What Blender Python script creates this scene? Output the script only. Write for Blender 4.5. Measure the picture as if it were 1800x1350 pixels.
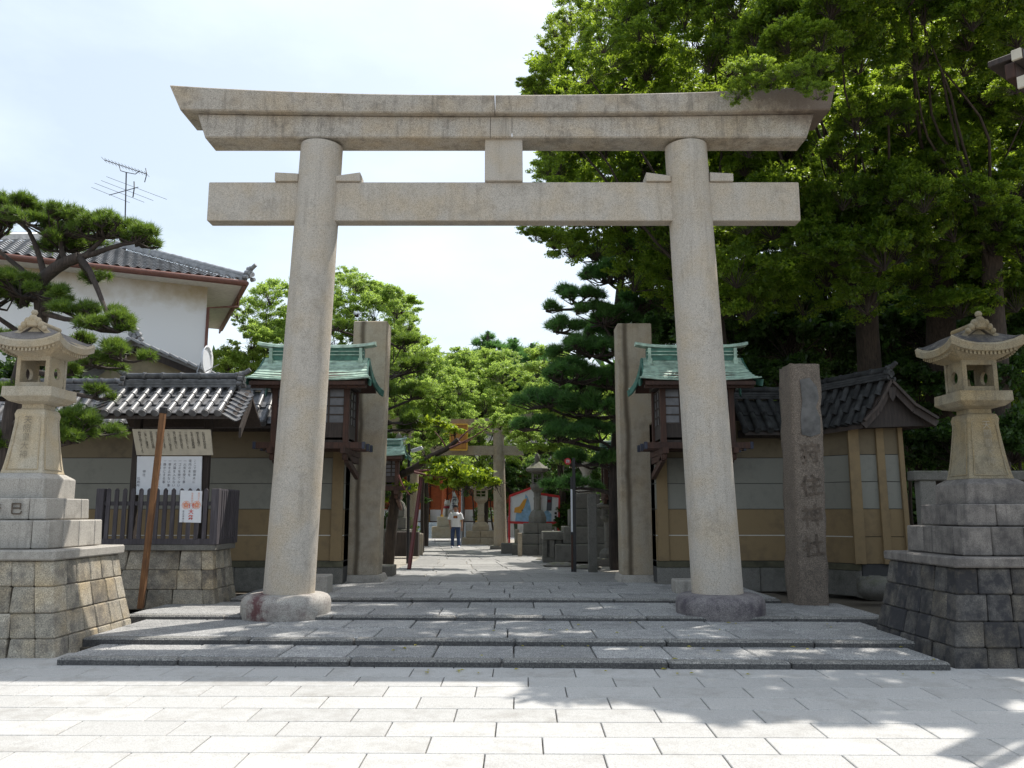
import bpy, math, random
import numpy as np
from math import sin, cos, tan, pi, radians, sqrt, atan, atan2
from mathutils import Vector, Matrix
for _o in list(bpy.data.objects): bpy.data.objects.remove(_o)
S = bpy.context.scene
C = S.collection
rnd = random.Random(7)

# ------------------------------------------------------------------ camera, sky, sun, exposure
EYE = 1.75; FOC = 1456.0; PIT = atan(225/1456)
cd = bpy.data.cameras.new('camera'); cam = bpy.data.objects.new('camera', cd); C.objects.link(cam)
cam.location = (0, 0, EYE); cam.rotation_euler = (pi/2 + PIT, 0, 0)
cd.sensor_width = 36; cd.lens = 36*FOC/1800; cd.clip_start = .05; cd.clip_end = 3000
S.camera = cam
SUN_EL = radians(60); SUN_AZ = radians(42)          # azimuth measured from +Y towards +X
w = bpy.data.worlds.new('World'); S.world = w; w.use_nodes = True
nt = w.node_tree; nt.nodes.clear()
sky = nt.nodes.new('ShaderNodeTexSky'); sky.sky_type = 'NISHITA'; sky.sun_disc = False
sky.sun_elevation = SUN_EL; sky.sun_rotation = SUN_AZ; sky.altitude = 10
sky.air_density = 1.3; sky.dust_density = 4.0; sky.ozone_density = 1.5
tc = nt.nodes.new('ShaderNodeTexCoord'); mp = nt.nodes.new('ShaderNodeMapping'); mp.inputs['Scale'].default_value = (1, 1, 2.2)
nz = nt.nodes.new('ShaderNodeTexNoise'); nz.inputs['Scale'].default_value = 2.1; nz.inputs['Detail'].default_value = 6; nz.inputs['Roughness'].default_value = .55
cr = nt.nodes.new('ShaderNodeValToRGB'); cr.color_ramp.elements[0].position = .42; cr.color_ramp.elements[1].position = .78
cr.color_ramp.elements[0].color = (.36, .36, .36, 1); cr.color_ramp.elements[1].color = (.66, .66, .66, 1)
mx = nt.nodes.new('ShaderNodeMixRGB'); mx.inputs[2].default_value = (8.9, 9.9, 10.8, 1)   # thin bright summer cloud
bg = nt.nodes.new('ShaderNodeBackground'); bg.inputs['Strength'].default_value = .125
ow = nt.nodes.new('ShaderNodeOutputWorld')
nt.links.new(tc.outputs['Generated'], mp.inputs['Vector']); nt.links.new(mp.outputs[0], nz.inputs['Vector'])
nt.links.new(nz.outputs['Fac'], cr.inputs[0]); nt.links.new(cr.outputs[0], mx.inputs[0])
nt.links.new(sky.outputs[0], mx.inputs[1]); nt.links.new(mx.outputs[0], bg.inputs['Color']); nt.links.new(bg.outputs[0], ow.inputs[0])
sd = bpy.data.lights.new('sun', 'SUN'); sd.energy = 4.7; sd.angle = radians(.53); sd.color = (1, .95, .87)
sun = bpy.data.objects.new('sun', sd); C.objects.link(sun)
sv = Vector((cos(SUN_EL)*sin(SUN_AZ), cos(SUN_EL)*cos(SUN_AZ), sin(SUN_EL)))
sun.rotation_euler = sv.to_track_quat('Z', 'Y').to_euler(); sun.location = sv*60
S.render.engine = 'CYCLES'
S.view_settings.view_transform = 'Standard'; S.view_settings.look = 'None'
S.view_settings.exposure = .3; S.view_settings.gamma = 1; S.view_settings.use_curve_mapping = False
S.cycles.max_bounces = 8; S.cycles.diffuse_bounces = 4; S.cycles.glossy_bounces = 2; S.cycles.transmission_bounces = 4; S.cycles.transparent_max_bounces = 6
S.cycles.use_denoising = True

# ------------------------------------------------------------------ measuring helpers
def at(u, v, Y):                       # the world point at depth Y seen at photo pixel u, v
    a = (675-v)/FOC; t = Y/(cos(PIT)-sin(PIT)*a)
    return Vector(((u-900)/FOC*t, Y, EYE+t*(sin(PIT)+cos(PIT)*a)))
def AX(u, v, Y): return at(u, v, Y).x
def AZ(v, Y): return at(900, v, Y).z

# ------------------------------------------------------------------ mesh builder
ORG = {}
def org(o): return ORG.get(o.name, Vector((0, 0, 0))) if o else Vector((0, 0, 0))
def tag(o, label=None, cat=None, group=None, kind=None):
    if label: o['label'] = label
    if cat: o['category'] = cat
    if group: o['group'] = group
    if kind: o['kind'] = kind
    return o
def thing(name, loc, label, cat, group=None, rz=0):
    o = bpy.data.objects.new(name, None); C.objects.link(o); o.location = loc; o.rotation_euler = (0, 0, rz)
    o.empty_display_size = .2
    ORG[o.name] = Vector(loc); return tag(o, label, cat, group)
def link(name, me, parent=None, loc=(0, 0, 0), rot=None, label=None, cat=None, group=None, kind=None):
    o = bpy.data.objects.new(name, me); C.objects.link(o)
    if parent: o.parent = parent
    o.location = Vector(loc)-org(parent) if parent else loc
    if rot is not None:
        if isinstance(rot, Matrix): o.rotation_mode = 'QUATERNION'; o.rotation_quaternion = rot.to_quaternion()
        else: o.rotation_euler = rot
    ORG[o.name] = Vector(loc)
    return tag(o, label, cat, group, kind)
class MB:
    def __init__(s): s.v = []; s.f = []; s.sm = []
    def add(s, vs, fs, smooth=False):
        b = len(s.v); s.v += [tuple(x) for x in vs]; s.f += [tuple(b+i for i in f) for f in fs]; s.sm += [smooth]*len(fs)
        return s
    def hexa(s, c, ch=0.0):
        c = [Vector(x) for x in c]; cen = sum(c, Vector())/8
        F = [(0, 3, 2, 1), (4, 5, 6, 7), (0, 1, 5, 4), (1, 2, 6, 5), (2, 3, 7, 6), (3, 0, 4, 7)]
        if ch <= 0:
            vs, fs = c, [list(f) for f in F]
        else:
            vs = []; fs = []; key = {}
            for fi, f in enumerate(F):
                for k in range(4):
                    i = f[k]; a = c[f[k-1]]-c[i]; b = c[f[(k+1) % 4]]-c[i]
                    key[fi, i] = len(vs)
                    vs.append(c[i]+a.normalized()*min(ch, a.length*.3)+b.normalized()*min(ch, b.length*.3))
                fs.append([key[fi, i] for i in f])
            for fi in range(6):
                for gi in range(fi+1, 6):
                    sh = [i for i in F[fi] if i in F[gi]]
                    if len(sh) == 2: fs.append([key[fi, sh[0]], key[fi, sh[1]], key[gi, sh[1]], key[gi, sh[0]]])
            for i in range(8): fs.append([key[fi, i] for fi in range(6) if (fi, i) in key])
        out = []
        for f in fs:
            n = (vs[f[1]]-vs[f[0]]).cross(vs[f[2]]-vs[f[1]]); m = sum((vs[i] for i in f), Vector())/len(f)
            out.append(f[::-1] if n.dot(m-cen) < 0 else f)
        return s.add(vs, out)
    def box(s, x0, x1, y0, y1, z0, z1, ch=0.0):
        return s.hexa([(x0, y0, z0), (x1, y0, z0), (x1, y1, z0), (x0, y1, z0), (x0, y0, z1), (x1, y0, z1), (x1, y1, z1), (x0, y1, z1)], ch)
    def obox(s, c, ux, uy, uz, hx, hy, hz, ch=0.0):
        c = Vector(c); ux = Vector(ux).normalized()*hx; uy = Vector(uy).normalized()*hy; uz = Vector(uz).normalized()*hz
        return s.hexa([c-ux-uy-uz, c+ux-uy-uz, c+ux+uy-uz, c-ux+uy-uz, c-ux-uy+uz, c+ux-uy+uz, c+ux+uy+uz, c-ux+uy+uz], ch)
    def bar(s, p, q, w_, h_=None, ch=0.0, up=(0, 0, 1)):
        p = Vector(p); q = Vector(q); d = q-p; h_ = h_ or w_
        up = Vector(up)
        if abs(d.normalized().dot(up)) > .97: up = Vector((0, 1, 0))
        sx = d.cross(up).normalized(); sz = sx.cross(d).normalized()
        return s.obox((p+q)/2, d, sx, sz, d.length/2, w_/2, h_/2, ch)
    def loft(s, loops, caps=True, smooth=False, closed=True):
        n = len(loops[0]); vs = [x for l in loops for x in l]; fs = []
        for i in range(len(loops)-1):
            for j in range(n if closed else n-1):
                a = i*n+j; b = i*n+(j+1) % n; fs.append((a, b, b+n, a+n))
        s.add(vs, fs, smooth)
        if caps:
            s.add(loops[0], [tuple(range(n))[::-1]]); s.add(loops[-1], [tuple(range(n))])
        return s
    def tube(s, pts, rad, n=8, smooth=True, caps=True):
        pts = [Vector(p) for p in pts]
        if not isinstance(rad, (list, tuple)): rad = [rad]*len(pts)
        loops = []; prev = None
        for i, p in enumerate(pts):
            d = (pts[min(i+1, len(pts)-1)]-pts[max(i-1, 0)]).normalized()
            if prev is None:
                prev = d.orthogonal().normalized()
            x = (prev-d*prev.dot(d)); x = x.normalized() if x.length > 1e-6 else d.orthogonal().normalized(); prev = x; y = d.cross(x)
            loops.append([p+(x*cos(2*pi*k/n)+y*sin(2*pi*k/n))*rad[i] for k in range(n)])
        return s.loft(loops, caps, smooth)
    def lathe(s, prof, c, n=16, smooth=True, rot=0, sq=1.0):
        c = Vector(c)
        loops = [[c+Vector((r*cos(2*pi*k/n+rot), r*sin(2*pi*k/n+rot)*sq, z)) for k in range(n)] for r, z in prof]
        return s.loft(loops, True, smooth)
    def rects(s, secs, cx, cy, smooth=False):      # stack of rectangles (hx, hy, z)
        return s.loft([[(cx-hx, cy-hy, z), (cx+hx, cy-hy, z), (cx+hx, cy+hy, z), (cx-hx, cy+hy, z)] for hx, hy, z in secs], True, smooth)
    def mesh(s, name, mat, off=(0, 0, 0)):
        me = bpy.data.meshes.new(name); off = Vector(off)
        me.from_pydata([tuple(Vector(x)-off) for x in s.v], [], s.f)
        if any(s.sm): me.polygons.foreach_set('use_smooth', s.sm)
        if mat: me.materials.append(mat)
        me.update(); return me
    def build(s, name, mat, parent=None, label=None, cat=None, group=None, kind=None, bevel=0, loc=None):
        base = org(parent) if parent else Vector(loc or (0, 0, 0))
        me = s.mesh(name, mat, base)
        o = bpy.data.objects.new(name, me); C.objects.link(o)
        if parent: o.parent = parent; o.location = (0, 0, 0)
        else: o.location = base
        ORG[o.name] = base
        if bevel:
            b = o.modifiers.new('bevel', 'BEVEL'); b.width = bevel; b.segments = 2; b.limit_method = 'ANGLE'; b.angle_limit = radians(35)
        return tag(o, label, cat, group, kind)
def npmesh(name, V, F, mat, parent=None, smooth=False, **kw):       # V (n,3) float, F (m,k) int
    me = bpy.data.meshes.new(name); V = np.asarray(V, dtype=np.float32)-np.array(org(parent) if parent else (0, 0, 0), dtype=np.float32)
    F = np.asarray(F, dtype=np.int32); k = F.shape[1]
    me.vertices.add(len(V)); me.vertices.foreach_set('co', V.ravel())
    me.loops.add(F.size); me.loops.foreach_set('vertex_index', F.ravel())
    me.polygons.add(len(F)); me.polygons.foreach_set('loop_start', np.arange(len(F), dtype=np.int32)*k)
    if smooth: me.polygons.foreach_set('use_smooth', np.ones(len(F), dtype=bool))
    me.materials.append(mat); me.update(calc_edges=True)
    o = bpy.data.objects.new(name, me); C.objects.link(o)
    if parent: o.parent = parent
    ORG[o.name] = org(parent)
    return tag(o, **kw)

# ------------------------------------------------------------------ materials
def _mat(name):
    m = bpy.data.materials.new(name); m.use_nodes = True; n = m.node_tree; n.nodes.clear()
    out = n.nodes.new('ShaderNodeOutputMaterial'); b = n.nodes.new('ShaderNodeBsdfPrincipled'); n.links.new(b.outputs[0], out.inputs[0])
    return m, n, b, out
def _noise(n, vec, scale, detail=4, rough=.55, dist=0):
    x = n.nodes.new('ShaderNodeTexNoise'); x.inputs['Scale'].default_value = scale; x.inputs['Detail'].default_value = detail
    x.inputs['Roughness'].default_value = rough; x.inputs['Distortion'].default_value = dist
    n.links.new(vec, x.inputs['Vector']); return x.outputs['Fac']
def _ramp(n, fac, stops):
    r = n.nodes.new('ShaderNodeValToRGB'); e = r.color_ramp.elements
    e[0].position, e[0].color = stops[0][0], (*stops[0][1], 1); e[1].position, e[1].color = stops[-1][0], (*stops[-1][1], 1)
    for p, c in stops[1:-1]:
        q = e.new(p); q.color = (*c, 1)
    n.links.new(fac, r.inputs[0]); return r.outputs[0]
def _mix(n, f, a, b, mode='MIX'):
    m = n.nodes.new('ShaderNodeMixRGB'); m.blend_type = mode
    for i, x in enumerate((f, a, b)):
        if isinstance(x, (int, float)): m.inputs[i].default_value = x
        elif isinstance(x, tuple): m.inputs[i].default_value = (*x, 1)
        else: n.links.new(x, m.inputs[i])
    return m.outputs[0]
def _math(n, op, a, b=0.0, c=None):
    m = n.nodes.new('ShaderNodeMath'); m.operation = op
    for i, x in enumerate((a, b) if c is None else (a, b, c)):
        if isinstance(x, (int, float)): m.inputs[i].default_value = x
        else: n.links.new(x, m.inputs[i])
    return m.outputs[0]
def _vec(n, perobj=True, scale=(1, 1, 1)):
    g = n.nodes.new('ShaderNodeNewGeometry'); v = g.outputs['Position']
    oi = n.nodes.new('ShaderNodeObjectInfo')
    if perobj:
        a = n.nodes.new('ShaderNodeVectorMath'); a.operation = 'MULTIPLY_ADD'
        n.links.new(oi.outputs['Random'], a.inputs[0]); a.inputs[1].default_value = (23, 37, 11); n.links.new(v, a.inputs[2]); v = a.outputs[0]
    if scale != (1, 1, 1):
        mpp = n.nodes.new('ShaderNodeVectorMath'); mpp.operation = 'MULTIPLY'; mpp.inputs[1].default_value = scale
        n.links.new(v, mpp.inputs[0]); v = mpp.outputs[0]
    return v, oi.outputs['Random']
def _bump(n, b, h, strength=.3, dist=.01):
    x = n.nodes.new('ShaderNodeBump'); x.inputs['Strength'].default_value = strength; x.inputs['Distance'].default_value = dist
    n.links.new(h, x.inputs['Height']); n.links.new(x.outputs[0], b.inputs['Normal'])
def stone(name, base, dark, grain=1.0, stain=.5, var=.25, rough=.85, perobj=True, streak=0.0, tint=None, bump=.35, moss=0.0, stainlo=.5, side=0.0, speck=0.0):
    """speckled granite: grain speckle, broad dirt stains, optional vertical water streaks and moss, a little different on each stone"""
    m, n, b, _ = _mat(name); v, rn = _vec(n, perobj)
    big = _noise(n, v, 1.1, 5, .6, .3); mid = _noise(n, v, 6, 5, .65); fine = _noise(n, v, 95, 3, .7); med = _noise(n, v, 38, 4, .75)
    sp = _ramp(n, fine, [(.36, tuple(c*(1-.55*grain) for c in base)), (.5, base), (.66, tuple(min(1, c*(1+.28*grain)) for c in base))])
    sp = _mix(n, .35*grain, sp, _ramp(n, med, [(.3, (.45, .44, .42)), (.6, (1, 1, 1))]), 'MULTIPLY')
    if speck: sp = _mix(n, speck, sp, _ramp(n, _noise(n, v, 55, 3, .9), [(.40, (.22, .22, .235)), (.50, (.85, .85, .85)), (.62, (1.6, 1.57, 1.5))]), 'MULTIPLY')
    if tint: sp = _mix(n, _ramp(n, _noise(n, v, 1.7, 3), [(.42, (0, 0, 0)), (.68, (.7, .7, .7))]), sp, _mix(n, 1.0, sp, tint, 'MULTIPLY'))
    st = _ramp(n, _mix(n, .5, big, mid), [(stainlo, (0, 0, 0)), (stainlo+.2, (stain, stain, stain))])
    c = _mix(n, st, sp, dark)
    if streak:
        v2, _r = _vec(n, perobj, (9, 9, .7))
        s2 = _noise(n, v2, 1.0, 5, .7); c = _mix(n, _ramp(n, s2, [(.52, (0, 0, 0)), (.70, (streak,)*3)]), c, dark)
    if moss:
        g = n.nodes.new('ShaderNodeNewGeometry'); sx = n.nodes.new('ShaderNodeSeparateXYZ'); n.links.new(g.outputs['Normal'], sx.inputs[0])
        f = _math(n, 'MULTIPLY', _ramp(n, sx.outputs[2], [(.3, (0, 0, 0)), (.9, (1, 1, 1))]), _ramp(n, mid, [(.4, (0, 0, 0)), (.6, (moss,)*3)]))
        c = _mix(n, f, c, (.10, .11, .04))
    if side:                                  # upright kerb faces darkened: dirt plus riser shade put into the colour
        g = n.nodes.new('ShaderNodeNewGeometry'); sx = n.nodes.new('ShaderNodeSeparateXYZ'); n.links.new(g.outputs['Normal'], sx.inputs[0])
        f = _math(n, 'MULTIPLY', _ramp(n, _math(n, 'ABSOLUTE', sx.outputs[2]), [(.15, (1, 1, 1)), (.8, (0, 0, 0))]), _ramp(n, med, [(.25, (side,)*3), (.75, (side*.6,)*3)]))
        c = _mix(n, f, c, dark)
    br = _math(n, 'MULTIPLY_ADD', rn, var, 1-var/2)
    c = _mix(n, 1.0, c, br, 'MULTIPLY')
    n.links.new(c, b.inputs['Base Color']); b.inputs['Roughness'].default_value = rough
    _bump(n, b, _mix(n, .4, fine, mid), bump, .012)
    return m
def plain(name, col, rough=.6, var=.1, nscale=8, metal=0, bump=0, spec=None):
    m, n, b, _ = _mat(name); v, rn = _vec(n)
    a = tuple(c*(1-var*1.6) for c in col); d = tuple(min(1, c*(1+var)) for c in col)
    c = _ramp(n, _noise(n, v, nscale, 5, .6), [(.3, a), (.7, d)])
    c = _mix(n, 1.0, c, _math(n, 'MULTIPLY_ADD', rn, var, 1-var/2), 'MULTIPLY')
    n.links.new(c, b.inputs['Base Color']); b.inputs['Roughness'].default_value = rough; b.inputs['Metallic'].default_value = metal
    if spec is not None: b.inputs['Specular IOR Level'].default_value = spec
    if bump: _bump(n, b, _noise(n, v, nscale*5, 4), bump, .006)
    return m
def wood(name, col, dark, axis=2, rough=.75):
    m, n, b, _ = _mat(name); sc = [30, 30, 30]; sc[axis] = 2.0
    v, rn = _vec(n, True, tuple(sc)); f = _noise(n, v, 1, 5, .65, .4)
    v1, _r = _vec(n); c = _ramp(n, f, [(.3, dark), (.65, col)])
    c = _mix(n, _ramp(n, _noise(n, v1, 3, 4), [(.4, (0, 0, 0)), (.75, (.6, .6, .6))]), c, dark)
    c = _mix(n, 1.0, c, _math(n, 'MULTIPLY_ADD', rn, .35, .82), 'MULTIPLY')
    n.links.new(c, b.inputs['Base Color']); b.inputs['Roughness'].default_value = rough; _bump(n, b, f, .3, .004)
    return m
def leafmat(name, cols, trans=.5, rough=.45, tcol=(.30, .42, .04)):
    m = bpy.data.materials.new(name); m.use_nodes = True; n = m.node_tree; n.nodes.clear()
    out = n.nodes.new('ShaderNodeOutputMaterial'); g = n.nodes.new('ShaderNodeNewGeometry')
    v, rn = _vec(n, False)
    f = _math(n, 'MULTIPLY_ADD', _noise(n, v, .8, 3), .7, _math(n, 'MULTIPLY_ADD', g.outputs['Random Per Island'], .5, -.1))
    c = _ramp(n, f, [(.15, cols[0]), (.5, cols[1]), (.85, cols[2])])
    b = n.nodes.new('ShaderNodeBsdfPrincipled'); b.inputs['Roughness'].default_value = rough; n.links.new(c, b.inputs['Base Color'])
    t = n.nodes.new('ShaderNodeBsdfTranslucent'); n.links.new(_mix(n, .55, c, tcol), t.inputs['Color'])
    ms = n.nodes.new('ShaderNodeMixShader'); ms.inputs[0].default_value = trans
    n.links.new(b.outputs[0], ms.inputs[1]); n.links.new(t.outputs[0], ms.inputs[2]); n.links.new(ms.outputs[0], out.inputs[0])
    return m
Mt = {}
Mt['torii'] = stone('torii_granite', (.505, .46, .40), (.17, .15, .125), .8, .5, .06, streak=.28, perobj=False, tint=(1.0, .9, .74), stainlo=.53)
Mt['torii_top'] = stone('torii_lintel_granite', (.49, .445, .385), (.09, .08, .068), 1.0, .75, .08, streak=.5, perobj=False, tint=(1, .88, .7), stainlo=.5)
_m = Mt['torii_top']; _n = _m.node_tree; _b = [x for x in _n.nodes if x.type == 'BSDF_PRINCIPLED'][0]; _s = _b.inputs['Base Color'].links[0].from_socket
_g = _n.nodes.new('ShaderNodeNewGeometry'); _x = _n.nodes.new('ShaderNodeSeparateXYZ'); _n.links.new(_g.outputs['Position'], _x.inputs[0])
_f = _math(_n, 'ADD', _math(_n, 'MULTIPLY_ADD', _x.outputs[0], .28, -.95), _math(_n, 'ADD', _math(_n, 'MULTIPLY_ADD', _x.outputs[2], 1.0, -8.45), _math(_n, 'MULTIPLY', _noise(_n, _g.outputs['Position'], 5, 6, .7), .9)))
_n.links.new(_mix(_n, _ramp(_n, _f, [(.38, (0, 0, 0)), (.75, (.85, .85, .85))]), _s, (.13, .095, .075)), _b.inputs['Base Color'])     # old brown run-off stain on the shaded end of the lintel
Mt['kame'] = stone('base_stone_granite', (.40, .375, .34), (.085, .045, .05), .95, .85, .1, perobj=False, stainlo=.485, bump=.5)
Mt['kame_r'] = stone('darker_base_granite', (.24, .22, .22), (.045, .035, .05), 1.0, .9, .1, perobj=False, stainlo=.44, bump=.5, speck=.4)  # darker, more heavily blotched copy of the base granite for the right pillar
_m = Mt['kame']; _n = _m.node_tree; _b = [x for x in _n.nodes if x.type == 'BSDF_PRINCIPLED'][0]; _s = _b.inputs['Base Color'].links[0].from_socket
_g = _n.nodes.new('ShaderNodeNewGeometry'); _x = _n.nodes.new('ShaderNodeSeparateXYZ'); _n.links.new(_g.outputs['Position'], _x.inputs[0])
_f = _math(_n, 'ADD', _math(_n, 'MULTIPLY', _math(_n, 'ABSOLUTE', _math(_n, 'ADD', _x.outputs[0], 3.78)), -2.2), _math(_n, 'MULTIPLY_ADD', _noise(_n, _g.outputs['Position'], 7, 6, .75), 1.5, .05))
_n.links.new(_mix(_n, _ramp(_n, _f, [(.42, (0, 0, 0)), (.75, (.9, .9, .9))]), _s, (.10, .028, .032)), _b.inputs['Base Color'])     # old dark red stain
Mt['post'] = stone('gatepost_granite', (.40, .35, .275), (.12, .09, .06), .9, .55, .08, streak=.2, perobj=False, tint=(1, .9, .75))
Mt['monument'] = stone('monument_granite', (.22, .18, .145), (.07, .06, .05), .9, .6, .05, perobj=False, bump=1.0, speck=.6)
Mt['lantern'] = stone('lantern_granite', (.46, .41, .32), (.16, .13, .09), .6, .5, .12, tint=(1.05, .9, .66), streak=.2)
Mt['lantern_dark'] = stone('lantern_roof_granite', (.20, .18, .165), (.06, .055, .055), .7, .7, .1, streak=.4)
Mt['plinth'] = stone('plinth_granite', (.38, .345, .28), (.06, .055, .055), 1.0, .95, .55, tint=(1.1, .93, .66), stainlo=.46, bump=.6, speck=.4)
Mt['lantern_r'] = stone('mossy_shaded_lantern_granite', (.26, .225, .155), (.065, .056, .042), .7, .7, .14, tint=(1.1, .9, .55), streak=.4)  # mossy tone, with tree shade over the right lantern painted into it
Mt['plinth_r'] = stone('blackened_shaded_plinth_granite', (.17, .16, .145), (.022, .022, .026), .9, .95, .4, tint=(1.1, .95, .7), stainlo=.36, bump=.6, speck=.4)  # black stains on a base colour lowered to carry the tree shade
Mt['tier_r'] = stone('stained_shaded_tier_granite', (.22, .20, .18), (.05, .045, .045), .8, .85, .2, streak=.6, stainlo=.42)  # darker copy of the tier granite, canopy shade included in its colour
Mt['tier'] = stone('tier_granite', (.40, .375, .335), (.12, .11, .10), .7, .65, .18, streak=.35)
Mt['paver'] = stone('paver_stone', (.435, .43, .415), (.25, .235, .21), .5, .7, .13, rough=.75, bump=.25)
Mt['step'] = stone('step_granite', (.40, .40, .395), (.14, .14, .145), 1.2, .75, .32, bump=.6, stainlo=.47, speck=.75)
Mt['riser'] = stone('kerb_granite', (.27, .265, .25), (.035, .035, .038), .9, .7, .25, bump=.7, side=.9, speck=.9)  # front faces painted darker, grime and riser shade together
Mt['path'] = stone('path_granite', (.31, .308, .298), (.12, .118, .115), .7, .6, .28, bump=.3, speck=.45)
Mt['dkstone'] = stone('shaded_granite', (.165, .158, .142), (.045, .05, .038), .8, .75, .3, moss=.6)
Mt['yellow'] = stone('ochre_plaster', (.225, .16, .082), (.105, .078, .05), .15, .6, .1, stainlo=.5, bump=.12)
Mt['panel'] = stone('grey_plaster_panel', (.215, .21, .178), (.11, .11, .095), .10, .55, .08, stainlo=.52, bump=.1)
Mt['whiteline'] = plain('white_plaster_line', (.55, .54, .5), .8, .1)
Mt['dkline'] = plain('dark_joint', (.05, .05, .05), .8, .1)
Mt['tile'] = plain('kawara_tile', (.13, .132, .14), .42, .35, 9, bump=.2)
Mt['tile_old'] = plain('weathered_tile', (.036, .037, .038), .85, .5, 5, bump=.3)
Mt['housetile'] = plain('house_tile', (.26, .265, .275), .36, .25, 6)
Mt['copper'] = plain('copper_patina', (.35, .48, .395), .6, .35, 6, bump=.1)
Mt['copper_dk'] = plain('copper_patina_dark', (.05, .15, .115), .6, .3, 9)
Mt['dkwood'] = wood('dark_weathered_wood', (.062, .045, .037), (.022, .017, .015))
Mt['greywood'] = wood('grey_fence_wood', (.095, .085, .095), (.035, .03, .036))
Mt['redwood'] = wood('reddish_wood', (.085, .038, .024), (.03, .015, .011))
Mt['polewood'] = wood('brown_pole_wood', (.24, .115, .045), (.10, .045, .02))
Mt['bark'] = wood('bark', (.075, .055, .042), (.02, .016, .013), rough=.95)
Mt['pinebark'] = wood('pine_bark', (.085, .065, .055), (.022, .018, .016), rough=.95)
Mt['white'] = plain('white_board', (.72, .74, .78), .5, .03)
Mt['cream'] = plain('cream_board', (.52, .48, .39), .7, .08)
Mt['ink'] = plain('black_ink', (.02, .02, .02), .7, 0)
Mt['inkgrey'] = plain('grey_ink', (.10, .10, .13), .7, 0)
Mt['redink'] = plain('red_ink', (.60, .09, .07), .7, .05)
Mt['salmon'] = plain('salmon_print', (.80, .36, .24), .7, .05)
Mt['plaster'] = plain('white_house_plaster', (.70, .69, .66), .9, .035, 1.2)
Mt['stainplaster'] = plain('stained_plaster', (.45, .38, .27), .9, .2, 2)
Mt['rust'] = plain('brown_gutter', (.17, .07, .05), .5, .15)
Mt['blackmetal'] = plain('black_metal', (.015, .015, .018), .4, .1)
Mt['greymetal'] = plain('grey_metal', (.30, .31, .33), .4, .1, metal=.6)
Mt['vermilion'] = plain('vermilion_paint', (.38, .085, .018), .6, .15)
Mt['vermdark'] = plain('vermilion_shadow_wood', (.13, .035, .018), .7, .2)
Mt['gold'] = plain('brass_fitting', (.65, .38, .06), .4, .1, metal=.5)
Mt['orangeboard'] = plain('orange_plaque', (.50, .22, .05), .6, .15)
Mt['red'] = plain('red_paint', (.55, .025, .03), .5, .08)
Mt['gravel'] = stone('gravel', (.36, .33, .28), (.10, .09, .075), 1.0, .7, 0, perobj=False, bump=1.0)
Mt['earth'] = stone('earth', (.12, .10, .075), (.05, .045, .035), .8, .5, 0, perobj=False, bump=.8)
Mt['asphaltish'] = stone('far_ground', (.30, .29, .27), (.18, .17, .16), .4, .4, 0, perobj=False)
Mt['camphor'] = leafmat('camphor_leaf', [(.026, .064, .012), (.068, .145, .020), (.22, .32, .04)], .6, tcol=(.55, .72, .05))
Mt['darkleaf'] = leafmat('shade_leaf', [(.016, .040, .012), (.035, .075, .016), (.07, .13, .024)], .4, tcol=(.16, .32, .04))
Mt['lightleaf'] = leafmat('light_leaf', [(.17, .28, .06), (.25, .38, .08), (.34, .46, .11)], .58, tcol=(.55, .72, .12))
Mt['cherryleaf'] = leafmat('cherry_leaf', [(.10, .20, .02), (.18, .30, .025), (.30, .36, .03)], .55, tcol=(.48, .58, .03))
Mt['pineneedle'] = leafmat('pine_needle', [(.05, .11, .018), (.09, .165, .024), (.155, .22, .035)], .4, tcol=(.28, .42, .04))
Mt['darkneedle'] = leafmat('dark_pine_needle', [(.035, .10, .035), (.075, .17, .045), (.13, .24, .05)], .45, tcol=(.22, .48, .10))
Mt['yellowleaf'] = leafmat('yellow_leaf', [(.35, .28, .02), (.45, .36, .03), (.5, .4, .05)], .4)
Mt['greylamp'] = plain('lamp_grey', (.5, .52, .55), .4, .05); Mt['steppale'] = plain('pale_blue_stone', (.42, .46, .48), .7, .1)
# ------------------------------------------------------------------ the ground
SL = .025; Y0 = 9.78
def street_z(y): return -SL*(Y0-y)
b = MB(); b.add([(-60, -40, street_z(-40)-.03), (60, -40, street_z(-40)-.03), (60, Y0+1.2, -.03), (-60, Y0+1.2, -.03)], [(0, 1, 2, 3)])
street = b.build('street_pavement', plain('paver_joint', (.20, .18, .15), .95, .2), kind='structure')
b = MB(); b.add([(-900, -900, -1.6), (900, -900, -1.6), (900, 900, -1.6), (-900, 900, -1.6)], [(0, 1, 2, 3)])
b.build('ground', Mt['asphaltish'], kind='structure')
b = MB(); b.box(-60, 60, Y0+1.15, 120, -1.5, .045); b.build('shrine_ground', Mt['earth'], kind='structure')
b = MB(); b.box(-12, 16, 18.2, 100, -.5, .245); gravel = b.build('gravel_court', Mt['gravel'], kind='structure')
# street pavers: rows parallel to the steps, half-bond with a drift
pw, pd = .905, .438
pm = [MB().box(-pw/2+.005, pw/2-.005, -pd/2+.005, pd/2-.005, -.05, .0, .006).mesh('paver', Mt['paver']) for _ in range(1)]
k = 0; rot = -.012
for r in range(-2, 14):
    y = Y0-.24-r*pd; off = [.1, .52, .93, .35, .77, .18, .6][r % 7]*pw
    for i in range(-8, 9):
        x = (i+.5)*pw+off-.3
        yy = y+rot*x
        if yy > Y0+.75 or abs(x) > 7.6: continue
        link('paver', pm[0], street, (x, yy, street_z(yy)+rnd.uniform(-.0015, .0015)), (atan(SL)+rnd.uniform(-.001, .001), rnd.uniform(-.0012, .0012), rot))
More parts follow.
